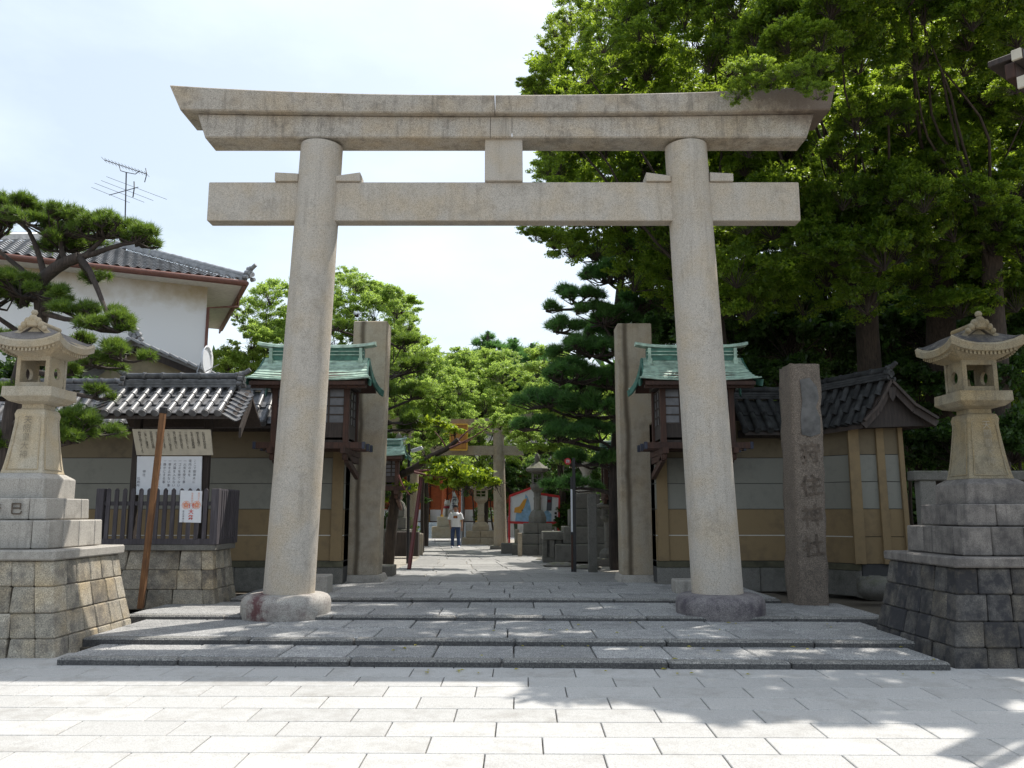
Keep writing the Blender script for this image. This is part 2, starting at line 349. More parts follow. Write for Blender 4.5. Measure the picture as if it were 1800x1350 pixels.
# ------------------------------------------------------------------ the steps
SK = -.028                                   # the step fronts run slightly askew of the picture
steps = thing('stone_steps', (0, Y0, 0), 'four broad low granite steps leading up between the two stone lanterns', 'steps')
def sy(x, y): return y+SK*x
def slab(x0, x1, y0, y1, z0, z1, nm, mat, par, sk0=0., sk1=0., g=.008, ch=.014, dz=0):
    c = []
    for z in (z0, z1+dz):
        c += [(x0+g+sk0, sy(x0, y0)+g, z), (x1-g+sk1*0+sk0, sy(x1, y0)+g, z), (x1-g+sk1, sy(x1, y1)-g, z), (x0+g+sk1, sy(x0, y1)-g, z)]
    MB().hexa(c, ch).build(nm, mat, par)
def tread(x0, x1, ya, yb, z, rows, kerb=.22, wid=1.0, seed=0, body=True, skew=.0):
    r = random.Random(seed); th = .075
    x = x0
    while x < x1-.05:                           # kerb stones along the front
        wk = min(r.uniform(1.3, 2.2), x1-x)
        if x1-x-wk < .5: wk = x1-x
        slab(x, x+wk, ya, ya+kerb, z-th-.06, z, 'kerb_stone', Mt['riser'], steps, ch=.022, dz=r.uniform(-.004, .004)); x += wk
    ys = ya+kerb; d = (yb+.04-ys)/rows
    for j in range(rows):
        x = x0-r.uniform(.1, .7); y = ys+j*d
        while x < x1-.02:
            wk = r.uniform(.8, 1.2)*wid; a = max(x, x0); e = min(x+wk, x1)
            if x1-e < .25: e = x1; wk = e-x
            if e-a > .1:
                q = skew*(a/5.)
                slab(a, e, y, y+d, z-.10, z, 'paving_slab', Mt['step'], steps, sk0=0, sk1=-q*0, dz=r.uniform(-.005, .003), g=.008, ch=.012)
            x += wk
tread(-5.27, 4.93, 9.78, 10.83, .080, 1, wid=1.0, seed=1)
tread(-5.52, 5.13, 10.83, 12.70, .152, 2, wid=1.0, seed=2)
tread(-5.85, 5.55, 12.70, 14.62, .214, 2, wid=1.05, seed=3)
tread(-4.9, 4.6, 14.62, 18.15, .275, 4, wid=1.0, seed=4)
b = MB(); b.box(-5.1, 4.8, 10.1, 18.2, -.3, .0); b.box(-5.3, 5.0, 11.1, 18.2, 0, .045); b.box(-5.4, 5.4, 13.0, 18.2, .045, .10); b.box(-4.2, 4.0, 14.9, 18.2, .10, .17)
b.build('step_bedding', Mt['earth'], steps)
# threshold rail and the path beyond the gate
b = MB(); b.box(-2.75, 2.25, 18.17, 18.27, .2, .262, .004); b.build('threshold_rail', Mt['blackmetal'], steps)
path = MB(); path.box(-4.0, 3.4, 18.27, 60, .1, .255); path = path.build('shrine_path', Mt['gravel'], kind='structure')
Yk = [18.3, 20.2, 22.2, 26, 31.6, 36.9, 46]; Lk = [-3.0, -3.05, -3.05, -2.95, -3.36, -3.9, -4.9]; Rk = [2.75, 2.55, 1.95, 1.2, -.05, -1.0, -2.0]
y = 18.3; j = 0
while y < 46:
    d = rnd.uniform(.8, 1.25)*(1+.015*(y-18)); n_ = 5 if y < 26 else 4
    cuts = [i/n_+rnd.uniform(-.035, .035)*(0 < i < n_) for i in range(n_+1)]
    for i in range(n_):
        c = []
        for z in (.19, .275+rnd.uniform(-.004, .004)):
            for (yy, tt) in ((y+.008, cuts[i]), (y+.008, cuts[i+1]), (y+d-.008, cuts[i+1]), (y+d-.008, cuts[i])):
                L = np.interp(yy, Yk, Lk); R = np.interp(yy, Yk, Rk); g = .009 if tt == cuts[i] else -.009
                c.append((L+(R-L)*tt+g, yy+(.12*sin(j+i) if False else 0), z))
        MB().hexa(c, .012).build('paving_slab', Mt['path'], path)
    y += d; j += 1
b = MB(); b.box(-16, 14, 46, 60, .1, .285, .01); b.build('inner_court', plain('pale_court', (.6, .58, .54), .9, .05), kind='structure')
# ------------------------------------------------------------------ the great torii
TY = 13.2; TXL, TXR = -3.48, 3.22
torii = thing('stone_torii', (-.13, TY, .15), 'large pale granite torii gate spanning the front steps', 'torii gate')
def pillar(x0, x1, zb, zt, par):
    b = MB(); secs = []
    for i in range(15):
        t = i/14; r = .392-.045*t-.012*max(0, t-.9)*10*0; secs.append(([x0+(x1-x0)*t, TY, zb+(zt-zb)*t], r))
    b.tube([s[0] for s in secs], [s[1] for s in secs], 40)
    return b.build('pillar', Mt['torii'], par)
zt = AZ(243, TY-.35)
xl_b, xr_b = AX(505, 1045, TY-.1), AX(1264, 1045, TY-.1); xl_t, xr_t = AX(564, 245, TY-.1), AX(1207, 245, TY-.1)
pillar(xl_b, xl_t, .5, zt, torii); pillar(xr_b, xr_t, .5, zt, torii)
for (xb, tint, sx) in ((xl_b-.03, 0, 1.0), (xr_b+.03, 1, 1.0)):
    b = MB(); prof = [(.64, .10), (.66, .17), (.67, .27), (.67, .37), (.655, .435), (.62, .475), (.56, .50), (.46, .51), (.30, .515)]
    loops = []
    for r_, z in prof:
        lp = []
        for k in range(48):
            a = 2*pi*k/48; p_ = 2.25; q = (abs(cos(a))**p_+abs(sin(a))**p_)**(-1/p_)
            wob = 1+.006*sin(3*a+xb)
            lp.append((xb+r_*q*cos(a)*wob, TY+r_*q*sin(a)*wob*.98, z))
        loops.append(lp)
    b.loft(loops, True, True); b.build('base_stone', Mt['kame_r'] if tint else Mt['kame'], torii)
# tie beam, strut, lintels
NF = TY-.14; NB = TY+.12
zb0, zt0 = AZ(388, NF), AZ(320, NF)
b = MB(); b.box(AX(365, 355, NF), AX(1406, 355, NF), NF, NB, zb0, zt0, .012); b.build('tie_beam', Mt['torii'], torii)
yf = TY-.2
b = MB(); c = [at(852, 318, yf), at(919, 318, yf), at(917, 244, yf), at(850, 244, yf)]
bot = zt0; top_ = AZ(240, yf)
b.hexa([(c[0].x, yf, bot), (c[1].x, yf, bot), (c[1].x, TY+.18, bot), (c[0].x, TY+.18, bot), (c[0].x, yf, top_), (c[1].x-.005, yf, top_), (c[1].x-.005, TY+.18, top_), (c[0].x, TY+.18, top_)], .01)
b.build('centre_strut', Mt['torii'], torii)
for (u0, u1, hi) in ((483, 524, 0), (590, 633, 1), (1136, 1179, 0), (1248, 1289, 1)):
    x0, x1 = AX(u0, 312, NF-.03), AX(u1, 312, NF-.03); z1 = AZ(303, NF-.03); zs = AZ(309, NF-.03)
    za, zb_ = (z1, zs) if u0 in (483, 1136, 1248)[1:2] else ((zs, z1) if u0 == 590 else (z1, z1-.02))
    if u0 == 1136: za, zb_ = z1, zs
    b = MB(); b.hexa([(x0, NF-.04, zt0+.002), (x1, NF-.04, zt0+.002), (x1, NB+.04, zt0+.002), (x0, NB+.04, zt0+.002),
                      (x0, NF-.04, za), (x1, NF-.04, zb_), (x1, NB+.04, zb_), (x0, NB+.04, za)], .008)
    b.build('wedge', Mt['torii'], torii)
def beam(xa_t, xb_t, xa_b, xb_b, zt_f, zb_f, y0, y1, name, slope=.03, cut=None, seg=20, tilt=0):
    """one piece of lintel; top spans xa_t..xb_t, bottom xa_b..xb_b"""
    loops = []
    for i in range(seg+1):
        t = i/seg; xt = xa_t+(xb_t-xa_t)*t; xb = xa_b+(xb_b-xa_b)*t; zt_, zb_ = zt_f(xt), zb_f(xb); c = .02
        loops.append([(xb, y0+tilt+c, zb_), (xb, y1-tilt-c, zb_), (xb, y1-tilt, zb_+c), (xt, y1, zt_-c), (xt, y1-c, zt_), (xt, y0+c, zt_), (xt, y0, zt_-c), (xb, y0+tilt, zb_+c)])
    MB().loft(loops).build(name, Mt['torii_top'], torii)
X0 = -.13; hs = 5.9
KY0 = TY-.42; KY1 = TY+.42; SY0 = TY-.27; SY1 = TY+.27
ktc, ktt = AZ(166, KY0), AZ(146, KY0); kbc, kbt = AZ(196.5, KY0), AZ(189.5, KY0); sbc, sbt = AZ(240.5, SY0), AZ(242, SY0)
f1 = lambda x: ktc+(ktt-ktc)*abs((x-X0)/hs)**2.3
f2 = lambda x: kbc+(kbt-kbc)*abs((x-X0)/hs)**2.2
f3 = lambda x: sbc-.01
xtl, xtr = AX(299, 146, KY0), AX(1468, 146, KY0); xbl, xbr = AX(315, 190, KY0), AX(1461, 188, KY0); xj = AX(870, 180, KY0)
beam(xtl, xj-.006, xbl, xj-.006, f1, f2, KY0, KY1, 'top_lintel', tilt=.03); beam(xj+.006, xtr, xj+.006, xbr, f1, f2, KY0, KY1, 'top_lintel', tilt=.03)
f2b = lambda x: f2(x)-.004
xl1, xr1 = AX(348, 199, SY0), AX(1430, 197, SY0); xl2, xr2 = AX(360, 241, SY0), AX(1419, 243, SY0); xj2 = AX(900, 220, SY0); xj3 = AX(862, 220, SY0)
beam(xl1, xj3-.004, xl2, xj3-.004, f2b, f3, SY0, SY1, 'under_lintel'); beam(xj3+.004, xj2-.004, xj3+.004, xj2-.004, f2b, f3, SY0-.004, SY1, 'under_lintel', seg=2); beam(xj2+.004, xr1, xj2+.004, xr2, f2b, f3, SY0, SY1, 'under_lintel')
# ------------------------------------------------------------------ carved / printed lettering
def glyphs(text, size, mat, par, origin, right, up, depth=.0, col=0, line=1.12, name='lettering', bold=0.0, spacing=None):
    """text set in vertical columns (one string per column, first column rightmost); flat print or shallow relief"""
    right = Vector(right).normalized(); up = Vector(up).normalized(); nrm = right.cross(up); V = []; Fc = []
    cols = text if isinstance(text, list) else [text]
    for ci, s_ in enumerate(cols):
        for ri, ch in enumerate(s_):
            if ch == ' ': continue
            key = (ch, bold)
            if key not in GL:
                cu = bpy.data.curves.new('glyph', 'FONT'); cu.body = ch; cu.resolution_u = 2; cu.offset = bold
                o = bpy.data.objects.new('glyph', cu); C.objects.link(o)
                me = bpy.data.meshes.new_from_object(o.evaluated_get(bpy.context.evaluated_depsgraph_get()))
                GL[key] = ([tuple(v.co) for v in me.vertices], [tuple(p.vertices) for p in me.polygons])
                bpy.data.objects.remove(o); bpy.data.curves.remove(cu); bpy.data.meshes.remove(me)
            gv, gf = GL[key]; b0 = len(V)
            ox = -ci*(spacing or size*1.2); oz = -ri*size*line
            for (x, y, z) in gv:
                V.append(Vector(origin)+right*(ox+(x-.5)*size)+up*(oz+(y-.4)*size)+nrm*depth)
            Fc += [tuple(b0+i for i in f) for f in gf]
    b = MB(); b.add(V, Fc); return b.build(name, mat, par)
GL = {}
Mt['carve'] = plain('carved_recess', (.24, .21, .155), .95, .3)
Mt['carve_dark'] = plain('carved_recess_dark', (.115, .09, .07), .95, .35, 14)
# ------------------------------------------------------------------ the tall stone lanterns on stepped plinths
def ring_course(par, cx, cy, h0, h1, z0, z1, nf, seed, mat, th=.24, ch=.012, jit=.012, nm='stone_block', corner=.26):
    """one course of masonry round a square; h0/h1 = (hx, hy) at its bottom/top"""
    r = random.Random(seed); g = .004
    def P(side, t, z, h, inn):               # side 0 front(-y) 1 right(+x) 2 back 3 left ; t in -1..1 along the side
        hx, hy = h
        if side == 0: return (cx+t*hx, cy-hy+inn, z)
        if side == 1: return (cx+hx-inn, cy+t*hy, z)
        if side == 2: return (cx-t*hx, cy+hy-inn, z)
        return (cx-hx+inn, cy-t*hy, z)
    for side in range(4):
        hh = h0[0] if side % 2 == 0 else h0[1]
        lo = -1; hi = 1-(th/hh)              # each side owns its starting corner block
        cuts = [lo]; n_ = nf if side % 2 == 0 else nf
        for i in range(1, n_): cuts.append(lo+(hi-lo)*(i/n_)+r.uniform(-.28, .28)/n_)
        cuts.append(hi)
        for i in range(n_):
            a, e = cuts[i], cuts[i+1]; lean = r.uniform(-.03, .03)*(i > 0); gg = g/hh; pr_ = r.uniform(-jit, jit)*.6
            c = []
            for (z, h) in ((z0+g*.5, h0), (z1-g*.5, h1)):
                q = (lean if z > z0+.05 and i > 0 else 0)
                c += [P(side, a+gg+q, z, h, -pr_ if i else 0), P(side, e-gg, z, h, -pr_ if i < n_-1 else 0), P(side, e-gg, z, h, th-.004), P(side, a+gg+q, z, h, th-.004)]
            MB().hexa(c, ch).build(nm, mat, par)
def holed_panel(b, c, ux, uz, hw, hh, rad, th, n=16):
    """flat panel with a round hole; c centre, ux/uz in-plane axes"""
    c = Vector(c); ux = Vector(ux); uz = Vector(uz); nn = ux.cross(uz)
    sq = []; ci = []
    for k in range(n):
        a = 2*pi*(k+.5)/n; dx, dz = cos(a), sin(a); m_ = max(abs(dx)/hw, abs(dz)/hh)
        sq.append(c+ux*dx/m_+uz*dz/m_); ci.append(c+ux*dx*rad+uz*dz*rad)
    for o_ in (0, th):
        pass
    V = []
    for o_ in (0, 1):
        V += [p+nn*th*(o_-.5)*-1 for p in sq]+[p+nn*th*(o_-.5)*-1 for p in ci]
    F = []
    for k in range(n):
        j = (k+1) % n
        F += [(k, j, n+j, n+k), (2*n+k, 3*n+k, 3*n+j, 2*n+j), (n+k, n+j, 3*n+j, 3*n+k)]
    b.add(V, F)
def big_lantern(cx, cy, zs, side, label, text, seed):
    """side +1: the face towards the steps is +x (left lantern); -1: -x"""
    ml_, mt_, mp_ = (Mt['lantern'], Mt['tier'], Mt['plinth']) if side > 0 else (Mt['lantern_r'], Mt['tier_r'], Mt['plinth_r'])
    t = thing('stone_lantern', (cx, cy, 0), label, 'stone lantern', 'tall stone lanterns flanking the steps')
    Z = lambda z: z*zs
    prof = [(1.07, 1.08, -.1), (1.02, 1.03, .22), (.955, .975, .50), (.895, .92, .80), (.85, .88, 1.10)]
    for i in range(4):
        a, e = prof[i], prof[i+1]
        ring_course(t, cx, cy, a[:2], e[:2], Z(a[2]) if i else -.12, Z(e[2]), 5 if i < 3 else 5, seed+i, mp_, jit=.02, ch=.016)
    b = MB(); b.rects([(.80, .82, -.1), (.62, .66, Z(1.09))], cx, cy); b.build('core', Mt['earth'], t)
    for s_ in range(2):                       # the overhanging slab, two stones
        x0, x1 = (cx-.90, cx+.02) if s_ == 0 else (cx+.026, cx+.90)
        MB().box(x0, x1, cy-.94, cy+.94, Z(1.105), Z(1.225), .018).build('slab', mt_, t)
    for i, (hx, hy, z0, z1, n_) in enumerate(((.66, .70, 1.23, 1.575, 3), (.52, .56, 1.58, 1.85, 2))):
        ring_course(t, cx, cy, (hx+.01, hy+.01), (hx, hy), Z(z0), Z(z1), n_, seed+20+i, mt_, th=.22, jit=.004, ch=.014)
        MB().box(cx-hx+.2, cx+hx-.2, cy-hy+.2, cy+hy-.2, Z(z0), Z(z1)-.004).build('core', Mt['earth'], t)
    b = MB(); b.rects([(.385, .405, Z(1.853)), (.385, .405, Z(2.10)), (.365, .385, Z(2.115)), (.29, .31, Z(2.165))], cx, cy); b.build('pedestal', mt_, t, bevel=.012)
    b = MB(); secs = []
    for q in range(15):
        u_ = q/14; hw = .285-.10*(u_**.72)+(.018*math.exp(-((u_-.93)/.06)**2)); secs.append((hw, hw, Z(2.168+u_*.83)))
    secs += [(.150, .150, Z(3.012)), (.150, .150, Z(3.075))]
    b.rects(secs, cx, cy); shaft = b.build('shaft', ml_, t, bevel=.01)
    fr = MB()                                # raised border round the recessed faces
    for (dx, dy) in ((0, -1), (side, 0)):
        def pt(a_, u_, off=.006):
            hw = .285-.10*(u_**.72); hh = hw+off
            if dx == 0: return Vector((cx+a_*hw, cy-hh, Z(2.168+u_*.83)))
            return Vector((cx+side*hh, cy+a_*hw, Z(2.168+u_*.83)))
        us = [.06+.82*i/8 for i in range(9)]
        for a_ in (-.78, .78): fr.tube([pt(a_, u_) for u_ in us], .008, 4, False)
        fr.tube([pt(-.78, .06), pt(.78, .06)], .008, 4, False); fr.tube([pt(-.78, .88), pt(0, .93), pt(.78, .88)], .008, 4, False)
    fr.build('carved_border', ml_, t)
    if text:
        o_ = Vector((cx, cy-.222, Z(2.86))); up = Vector((0, .09, 1))
        glyphs(text, .115, Mt['carve'], t, o_, (1, 0, 0), up, depth=.008, line=1.02)
        glyphs('巳', .17, Mt['carve_dark'], t, (cx+.16, cy-.585, Z(1.72)), (1, 0, 0), (0, 0, 1), bold=.02); glyphs('辛', .17, Mt['carve_dark'], t, (cx-.12, cy-.585, Z(1.72)), (1, 0, 0), (0, 0, 1), bold=.02)
    else:
        glyphs('天照皇大神', .115, Mt['carve'], t, Vector((cx+.02, cy-.222, Z(2.86))), (1, 0, 0), Vector((0, .09, 1)), depth=.008, line=1.02)
    b = MB(); b.rects([(.155, .155, Z(3.07)), (.27, .27, Z(3.10)), (.335, .335, Z(3.155)), (.34, .34, Z(3.165)), (.335, .335, Z(3.285))], cx, cy); b.build('platform', ml_, t, bevel=.01)
    # fire box
    b = MB(); h = .225; z0, z1 = Z(3.287), Z(3.70)
    for sx in (-1, 1):
        for sy_ in (-1, 1): b.box(cx+sx*h-(.055 if sx > 0 else 0), cx+sx*h+(.055 if sx < 0 else 0), cy+sy_*h-(.055 if sy_ > 0 else 0), cy+sy_*h+(.055 if sy_ < 0 else 0), z0, z1)
    for ysd in (-h+.003, h-.053):
        b.box(cx-h+.05, cx+h-.05, cy+ysd, cy+ysd+.05, z0, z0+.07); b.box(cx-h+.05, cx+h-.05, cy+ysd, cy+ysd+.05, z1-.06, z1)
    b.box(cx-h+.02, cx+h-.02, cy-h+.055, cy+h-.055, z0, z0+.03)
    for sx in (-1, 1): holed_panel(b, (cx+sx*(h-.03), cy, (z0+z1)/2), (0, 1, 0), (0, 0, 1), h-.05, (z1-z0)/2, .085, .045)
    b.build('fire_box', ml_, t)
    b = MB(); b.box(cx-.10, cx+.12, cy-.06, cy+.1, z0+.03, z0+.05, .004); b.lathe([(.03, 0), (.035, .03), (.012, .09), (.012, .13), (.0, .15)], (cx-.03, cy, z0+.05), 8); b.build('candle_holder', ml_, t)
    # roof: eaves with upturned corners, rafter ends, gable
    E_ = .445; ze = Z(3.70)
    def eave(h_, z_, lift, n=9):
        lp = []
        for sd in range(4):
            for i in range(n-1):
                a_ = -1+2*i/(n-1); l_ = lift*abs(a_)**2.6
                x_, y_ = [(a_, -1), (1, a_), (-a_, 1), (-1, -a_)][sd]
                lp.append((cx+x_*h_*(1+.05*abs(a_)**3*(lift > 0)), cy+y_*h_*(1+.05*abs(a_)**3*(lift > 0)), z_+l_))
        return lp
    b = MB(); b.loft([eave(.225, ze, 0), eave(.28, ze+.03, 0), eave(E_-.03, ze+.075, .085), eave(E_, ze+.085, .085), eave(E_+.01, ze+.165, .10), eave(E_-.015, ze+.19, .10)], True)
    b.build('eave', ml_, t)
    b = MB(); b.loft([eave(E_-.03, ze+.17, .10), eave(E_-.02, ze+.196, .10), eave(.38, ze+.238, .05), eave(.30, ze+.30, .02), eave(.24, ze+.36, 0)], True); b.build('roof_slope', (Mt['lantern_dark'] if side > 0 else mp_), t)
    b = MB()
    for sd in range(4):
        for i in range(15):
            a_ = -.88+1.76*i/14; l_ = .085*abs(a_)**2.6
            x_, y_ = [(a_, -1), (1, a_), (-a_, 1), (-1, -a_)][sd]
            b.box(cx+x_*(E_-.035)-.014, cx+x_*(E_-.035)+.014, cy+y_*(E_-.035)-.014, cy+y_*(E_-.035)+.014, ze+.035+l_, ze+.082+l_)
    b.build('rafter_ends', ml_, t, kind='stuff')
    zr = ze+.47
    b = MB()
    prof2 = [(-.35, ze+.235), (-.24, ze+.31), (-.12, ze+.39), (0, zr), (.12, ze+.39), (.24, ze+.31), (.35, ze+.235)]
    b.loft([[(cx+x_, y_, z_) for x_, z_ in prof2]+[(cx+x_*.9, y_, z_-.05) for x_, z_ in prof2[::-1]] for y_ in (cy-.30, cy+.30)], True)
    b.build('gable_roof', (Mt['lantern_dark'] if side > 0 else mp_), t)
    b = MB(); b.loft([[(cx-.22, y_, ze+.22), (cx+.22, y_, ze+.22), (cx, y_, ze+.41)] for y_ in (cy-.27, cy+.27)])
    for s_ in (-1, 1): b.bar((cx+s_*.31, cy-.29, ze+.235), (cx+s_*.01, cy-.29, ze+.45), .04, .055)
    b.bar((cx-.24, cy-.28, ze+.232), (cx+.24, cy-.28, ze+.232), .03, .03)
    b.build('gable_face', ml_, t)
    b = MB(); b.tube([(cx, cy-.33, zr+.0), (cx, cy+.33, zr+.0)], .045, 8)
    b.box(cx-.075, cx+.075, cy-.36, cy-.26, zr-.08, zr+.03, .02)
    for (dx, dz, r_) in ((0, .03, .062), (-.065, .0, .055), (.065, .0, .055), (-.115, -.05, .05), (.115, -.05, .05), (-.16, -.10, .04), (.16, -.10, .04)):
        b.lathe([(0, -r_), (r_*.6, -r_*.8), (r_*.95, -r_*.3), (r_*.95, r_*.3), (r_*.6, r_*.8), (0, r_)], (cx+dx, cy-.315, zr+dz), 8)
    b.build('ridge_ornament', ml_, t)
    b = MB(); b.lathe([(0, -.045), (.032, -.032), (.045, 0), (.032, .032), (0, .045)], (cx, cy-.30, zr+.12), 12); b.build('finial', ml_, t)
    return t
big_lantern(-6.56, 11.4, 1.045, 1, 'tall pale stone lantern on a stepped plinth, left of the steps', '天照皇大神', 100)
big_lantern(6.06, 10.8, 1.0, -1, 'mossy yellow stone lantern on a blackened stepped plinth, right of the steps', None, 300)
# ------------------------------------------------------------------ tiled roofs
def tilemeshes(r=.07, py=.33, px=.24, mat=None, curve=.02):
    b = MB(); n = 8
    lp = []
    for (y_, rr) in ((0, r*.86), (py-.02, r*.94), (py-.015, r*1.05), (py+.03, r*1.05)):
        lp.append([(rr*cos(pi*k/n), y_, rr*sin(pi*k/n)+.01) for k in range(n+1)]+[((rr-.015)*cos(pi*k/n), y_, (rr-.015)*sin(pi*k/n)+.01) for k in range(n, -1, -1)])
    b.loft(lp, True, False); cover = b.mesh('cover_tile', mat)
    b = MB(); lp = []
    for (y_, zz) in ((0, -.005), (py+.03, .028)):
        top = [(px*(k/4-.5), y_, zz+curve*((k/2-1)**2)) for k in range(5)]
        lp.append(top+[(x_, y_, z_-.02) for x_, y_, z_ in top[::-1]])
    b.loft(lp, True, False); pan = b.mesh('pan_tile', mat)
    b = MB(); b.lathe([(0, 0), (r*.6, .004), (r*.62, .012), (r*.8, .012), (r*1.06, .018), (r*1.08, .04), (0, .04)], (0, 0, 0), 14, False)
    return cover, pan, b.mesh('eave_cap', mat), py, px, r
def tiled_slope(par, o, ux, dv, nx, ny, T, first=0):
    cover, pan, cap, py, px, r = T; ux = Vector(ux).normalized(); dv = Vector(dv).normalized(); nn = ux.cross(dv)
    if nn.z < 0: nn = -nn
    R = Matrix((ux, dv, nn)).transposed()
    if R.determinant() < 0: R = Matrix((-ux, dv, nn)).transposed()
    o = Vector(o)
    for i in range(nx):
        for j in range(ny):
            q = o+ux*(i*px)+dv*(j*py)
            link('cover_tile', cover, par, q+nn*.022, R @ Matrix.Rotation(rnd.uniform(-.012, .012), 3, 'Z'))
            if i < nx-1: link('pan_tile', pan, par, q+ux*px/2+nn*(-.012), R @ Matrix.Rotation(rnd.uniform(-.01, .01), 3, 'Z'))
        q = o+ux*(i*px)+dv*(ny*py+.03)+nn*.03
        Rc = Matrix((ux, nn, dv)).transposed()
        if Rc.determinant() < 0: Rc = Matrix((-ux, nn, dv)).transposed()
        link('eave_cap', cap, par, q, Rc)
def ridge(par, p, q, mat, h=.17, w_=.2, capn=None, r=.065, nm='ridge'):
    p = Vector(p); q = Vector(q); d = (q-p); L = d.length; d.normalize(); n_ = max(2, int(L/.3))
    b = MB()
    for i, (hh, ww) in enumerate(((0, w_), (.05, w_*.9), (.1, w_*.8))):
        b.bar(p+Vector((0, 0, hh)), q+Vector((0, 0, hh)), ww, .042)
    b.build(nm+'_courses', mat, par)
    for i in range(n_):
        a = p+d*L*i/n_+Vector((0, 0, h)); e = p+d*L*(i+1)/n_+Vector((0, 0, h))
        MB().tube([a, a+(e-a)*.86, a+(e-a)*.87, e], [r, r, r*1.25, r*1.25], 10).build('ridge_tile', mat, par)
def onigawara(par, p, d, mat, s=1.0):
    """ornamental ridge-end tile"""
    b = MB(); p = Vector(p); d = Vector(d).normalized(); x = d.cross(Vector((0, 0, 1))).normalized()
    for (dx, dz, r_) in ((0, .22, .10), (-.1, .1, .085), (.1, .1, .085), (-.17, -.04, .07), (.17, -.04, .07), (0, .05, .1)):
        c = p+x*dx*s+Vector((0, 0, dz*s)); b.tube([c-d*.05*s, c+d*.07*s], [r_*s, r_*s*.8], 10)
    b.tube([p+d*.02+Vector((0, 0, .26*s)), p+d*.1*s+Vector((0, 0, .27*s)), p+d*.22*s+Vector((0, 0, .36*s))], [.07*s, .065*s, .06*s], 10)
    return b.build('ridge_end_ornament', mat, par)
# ------------------------------------------------------------------ stone name pillar (right)
mx0, my0 = AX(1423, 1062, 14.3), 14.45
mon = thing('stone_monument', (mx0, my0, .214), 'rough square stone pillar carved with large characters, patched with grey cement near its top', 'monument')
b = MB(); n_ = 22; loops = []; rr = random.Random(5)
zt_ = AZ(640, 14.15); xt0, xt1, xb0, xb1 = AX(1389, 642, 14.15), AX(1441, 642, 14.15), AX(1403, 1060, 14.15), AX(1457, 1060, 14.15)
for i in range(n_+1):
    t_ = i/n_; z = .12+(zt_-.12)*t_; xa = xb0+(xt0-xb0)*t_; xe = xb1+(xt1-xb1)*t_; y0_ = my0-.3; y1_ = my0+.3; lp = []
    for (ax_, ay_, ex_, ey_) in ((xa, y0_, xe, y0_), (xe, y0_, xe, y1_), (xe, y1_, xa, y1_), (xa, y1_, xa, y0_)):
        for q in range(6):
            s_ = q/6; rx = .02 if q in (0,) else 0
            lp.append((ax_+(ex_-ax_)*s_+rr.uniform(-.018, .018), ay_+(ey_-ay_)*s_+rr.uniform(-.009, .009), z+(rr.uniform(-.02, .02) if 0 < i < n_ else rr.uniform(-.015, .02)*(i == n_))))
    loops.append(lp)
b.loft(loops, True, True); mb_ = b.build('shaft', Mt['monument'], mon)
def mf(s_, v): # a point on the front face: s_ 0..1 across at photo row v
    t_ = (AZ(v, 14.15)-.12)/(zt_-.12); return Vector((xb0+(xt0-xb0)*t_+s_*((xb1+(xt1-xb1)*t_)-(xb0+(xt0-xb0)*t_)), 0, .12+(zt_-.12)*t_))
b = MB(); out = [(.30, 668), (.62, 664), (.86, 680), (.92, 700), (.80, 716), (.94, 735), (.93, 762), (.60, 768), (.30, 764), (.28, 735), (.36, 705)]
P_ = [mf(s_, v) for s_, v in out]; b.loft([[p+Vector((0, my0-.29, 0)) for p in P_], [p+Vector((0, my0-.318, 0)) for p in P_]], True)
b.build('cement_patch', plain('grey_cement', (.125, .122, .118), .9, .3, 5), mon, label='smooth grey cement patch')
for ch, v in (('狩', 795), ('住', 852), ('神', 905), ('社', 958)):
    p = mf(.56, v); glyphs(ch, .38, Mt['carve_dark'], mon, (p.x, my0-.316, p.z), (1, 0, .12), (-.10, 0, 1), bold=.012)
# ------------------------------------------------------------------ leaning pole
pole = thing('leaning_pole', at(247, 1066, 13.7), 'brown wooden pole with a black tip leaning up in front of the notice board', 'pole')
p0 = at(247, 1066, 13.75); p1 = at(287, 722, 13.45); p0.z = .214
b = MB(); b.bar(p0, p1, .085, .085, .006, up=(0, 1, 0)); b.build('shaft', Mt['polewood'], pole)
d_ = (p1-p0).normalized(); b = MB(); b.bar(p1-d_*.04, p1+d_*.055, .096, .096, .004, up=(0, 1, 0)); b.build('cap', Mt['blackmetal'], pole)
# ------------------------------------------------------------------ roofed notice board on its stone base
NY = 14.45; nx0 = AX(150, 1062, NY); nx1 = AX(381, 1062, NY); nd = 1.05
nb = thing('notice_board', ((nx0+nx1)/2, NY+.5, .2), 'roofed shrine notice board behind a dark picket fence on a stone base', 'notice board')
zB = AZ(968, NY); tx0, tx1 = AX(160, 968, NY), AX(373, 968, NY)
cxn, cyn = (nx0+nx1)/2, NY+nd/2
for i in range(3):
    z0, z1 = .12+(zB-.12)*i/3, .12+(zB-.12)*(i+1)/3
    hx0 = (nx1-nx0)/2-(i/3)**.7*.14; hx1 = (nx1-nx0)/2-((i+1)/3)**.7*.14; hy0 = nd/2+.06-(i/3)*.12; hy1 = nd/2+.06-((i+1)/3)*.12
    ring_course(nb, cxn, cyn, (hx0, hy0), (hx1, hy1), z0, z1, 4, 60+i, Mt['plinth'], th=.2, jit=.012, ch=.014)
b = MB(); fx0, fx1 = cxn-(nx1-nx0)/2+.12, cxn+(nx1-nx0)/2-.12; fy0, fy1 = cyn-nd/2+.04, cyn+nd/2-.04
b.box(fx0-.04, fx1+.04, fy0-.04, fy1+.04, zB+.002, zB+.10, .008); b.build('coping', Mt['dkstone'], nb)
zf = AZ(862, NY)
fence = thing('picket_fence', (cxn, cyn, zB+.1), 'dark grey wooden picket fence standing round the notice board', 'fence')
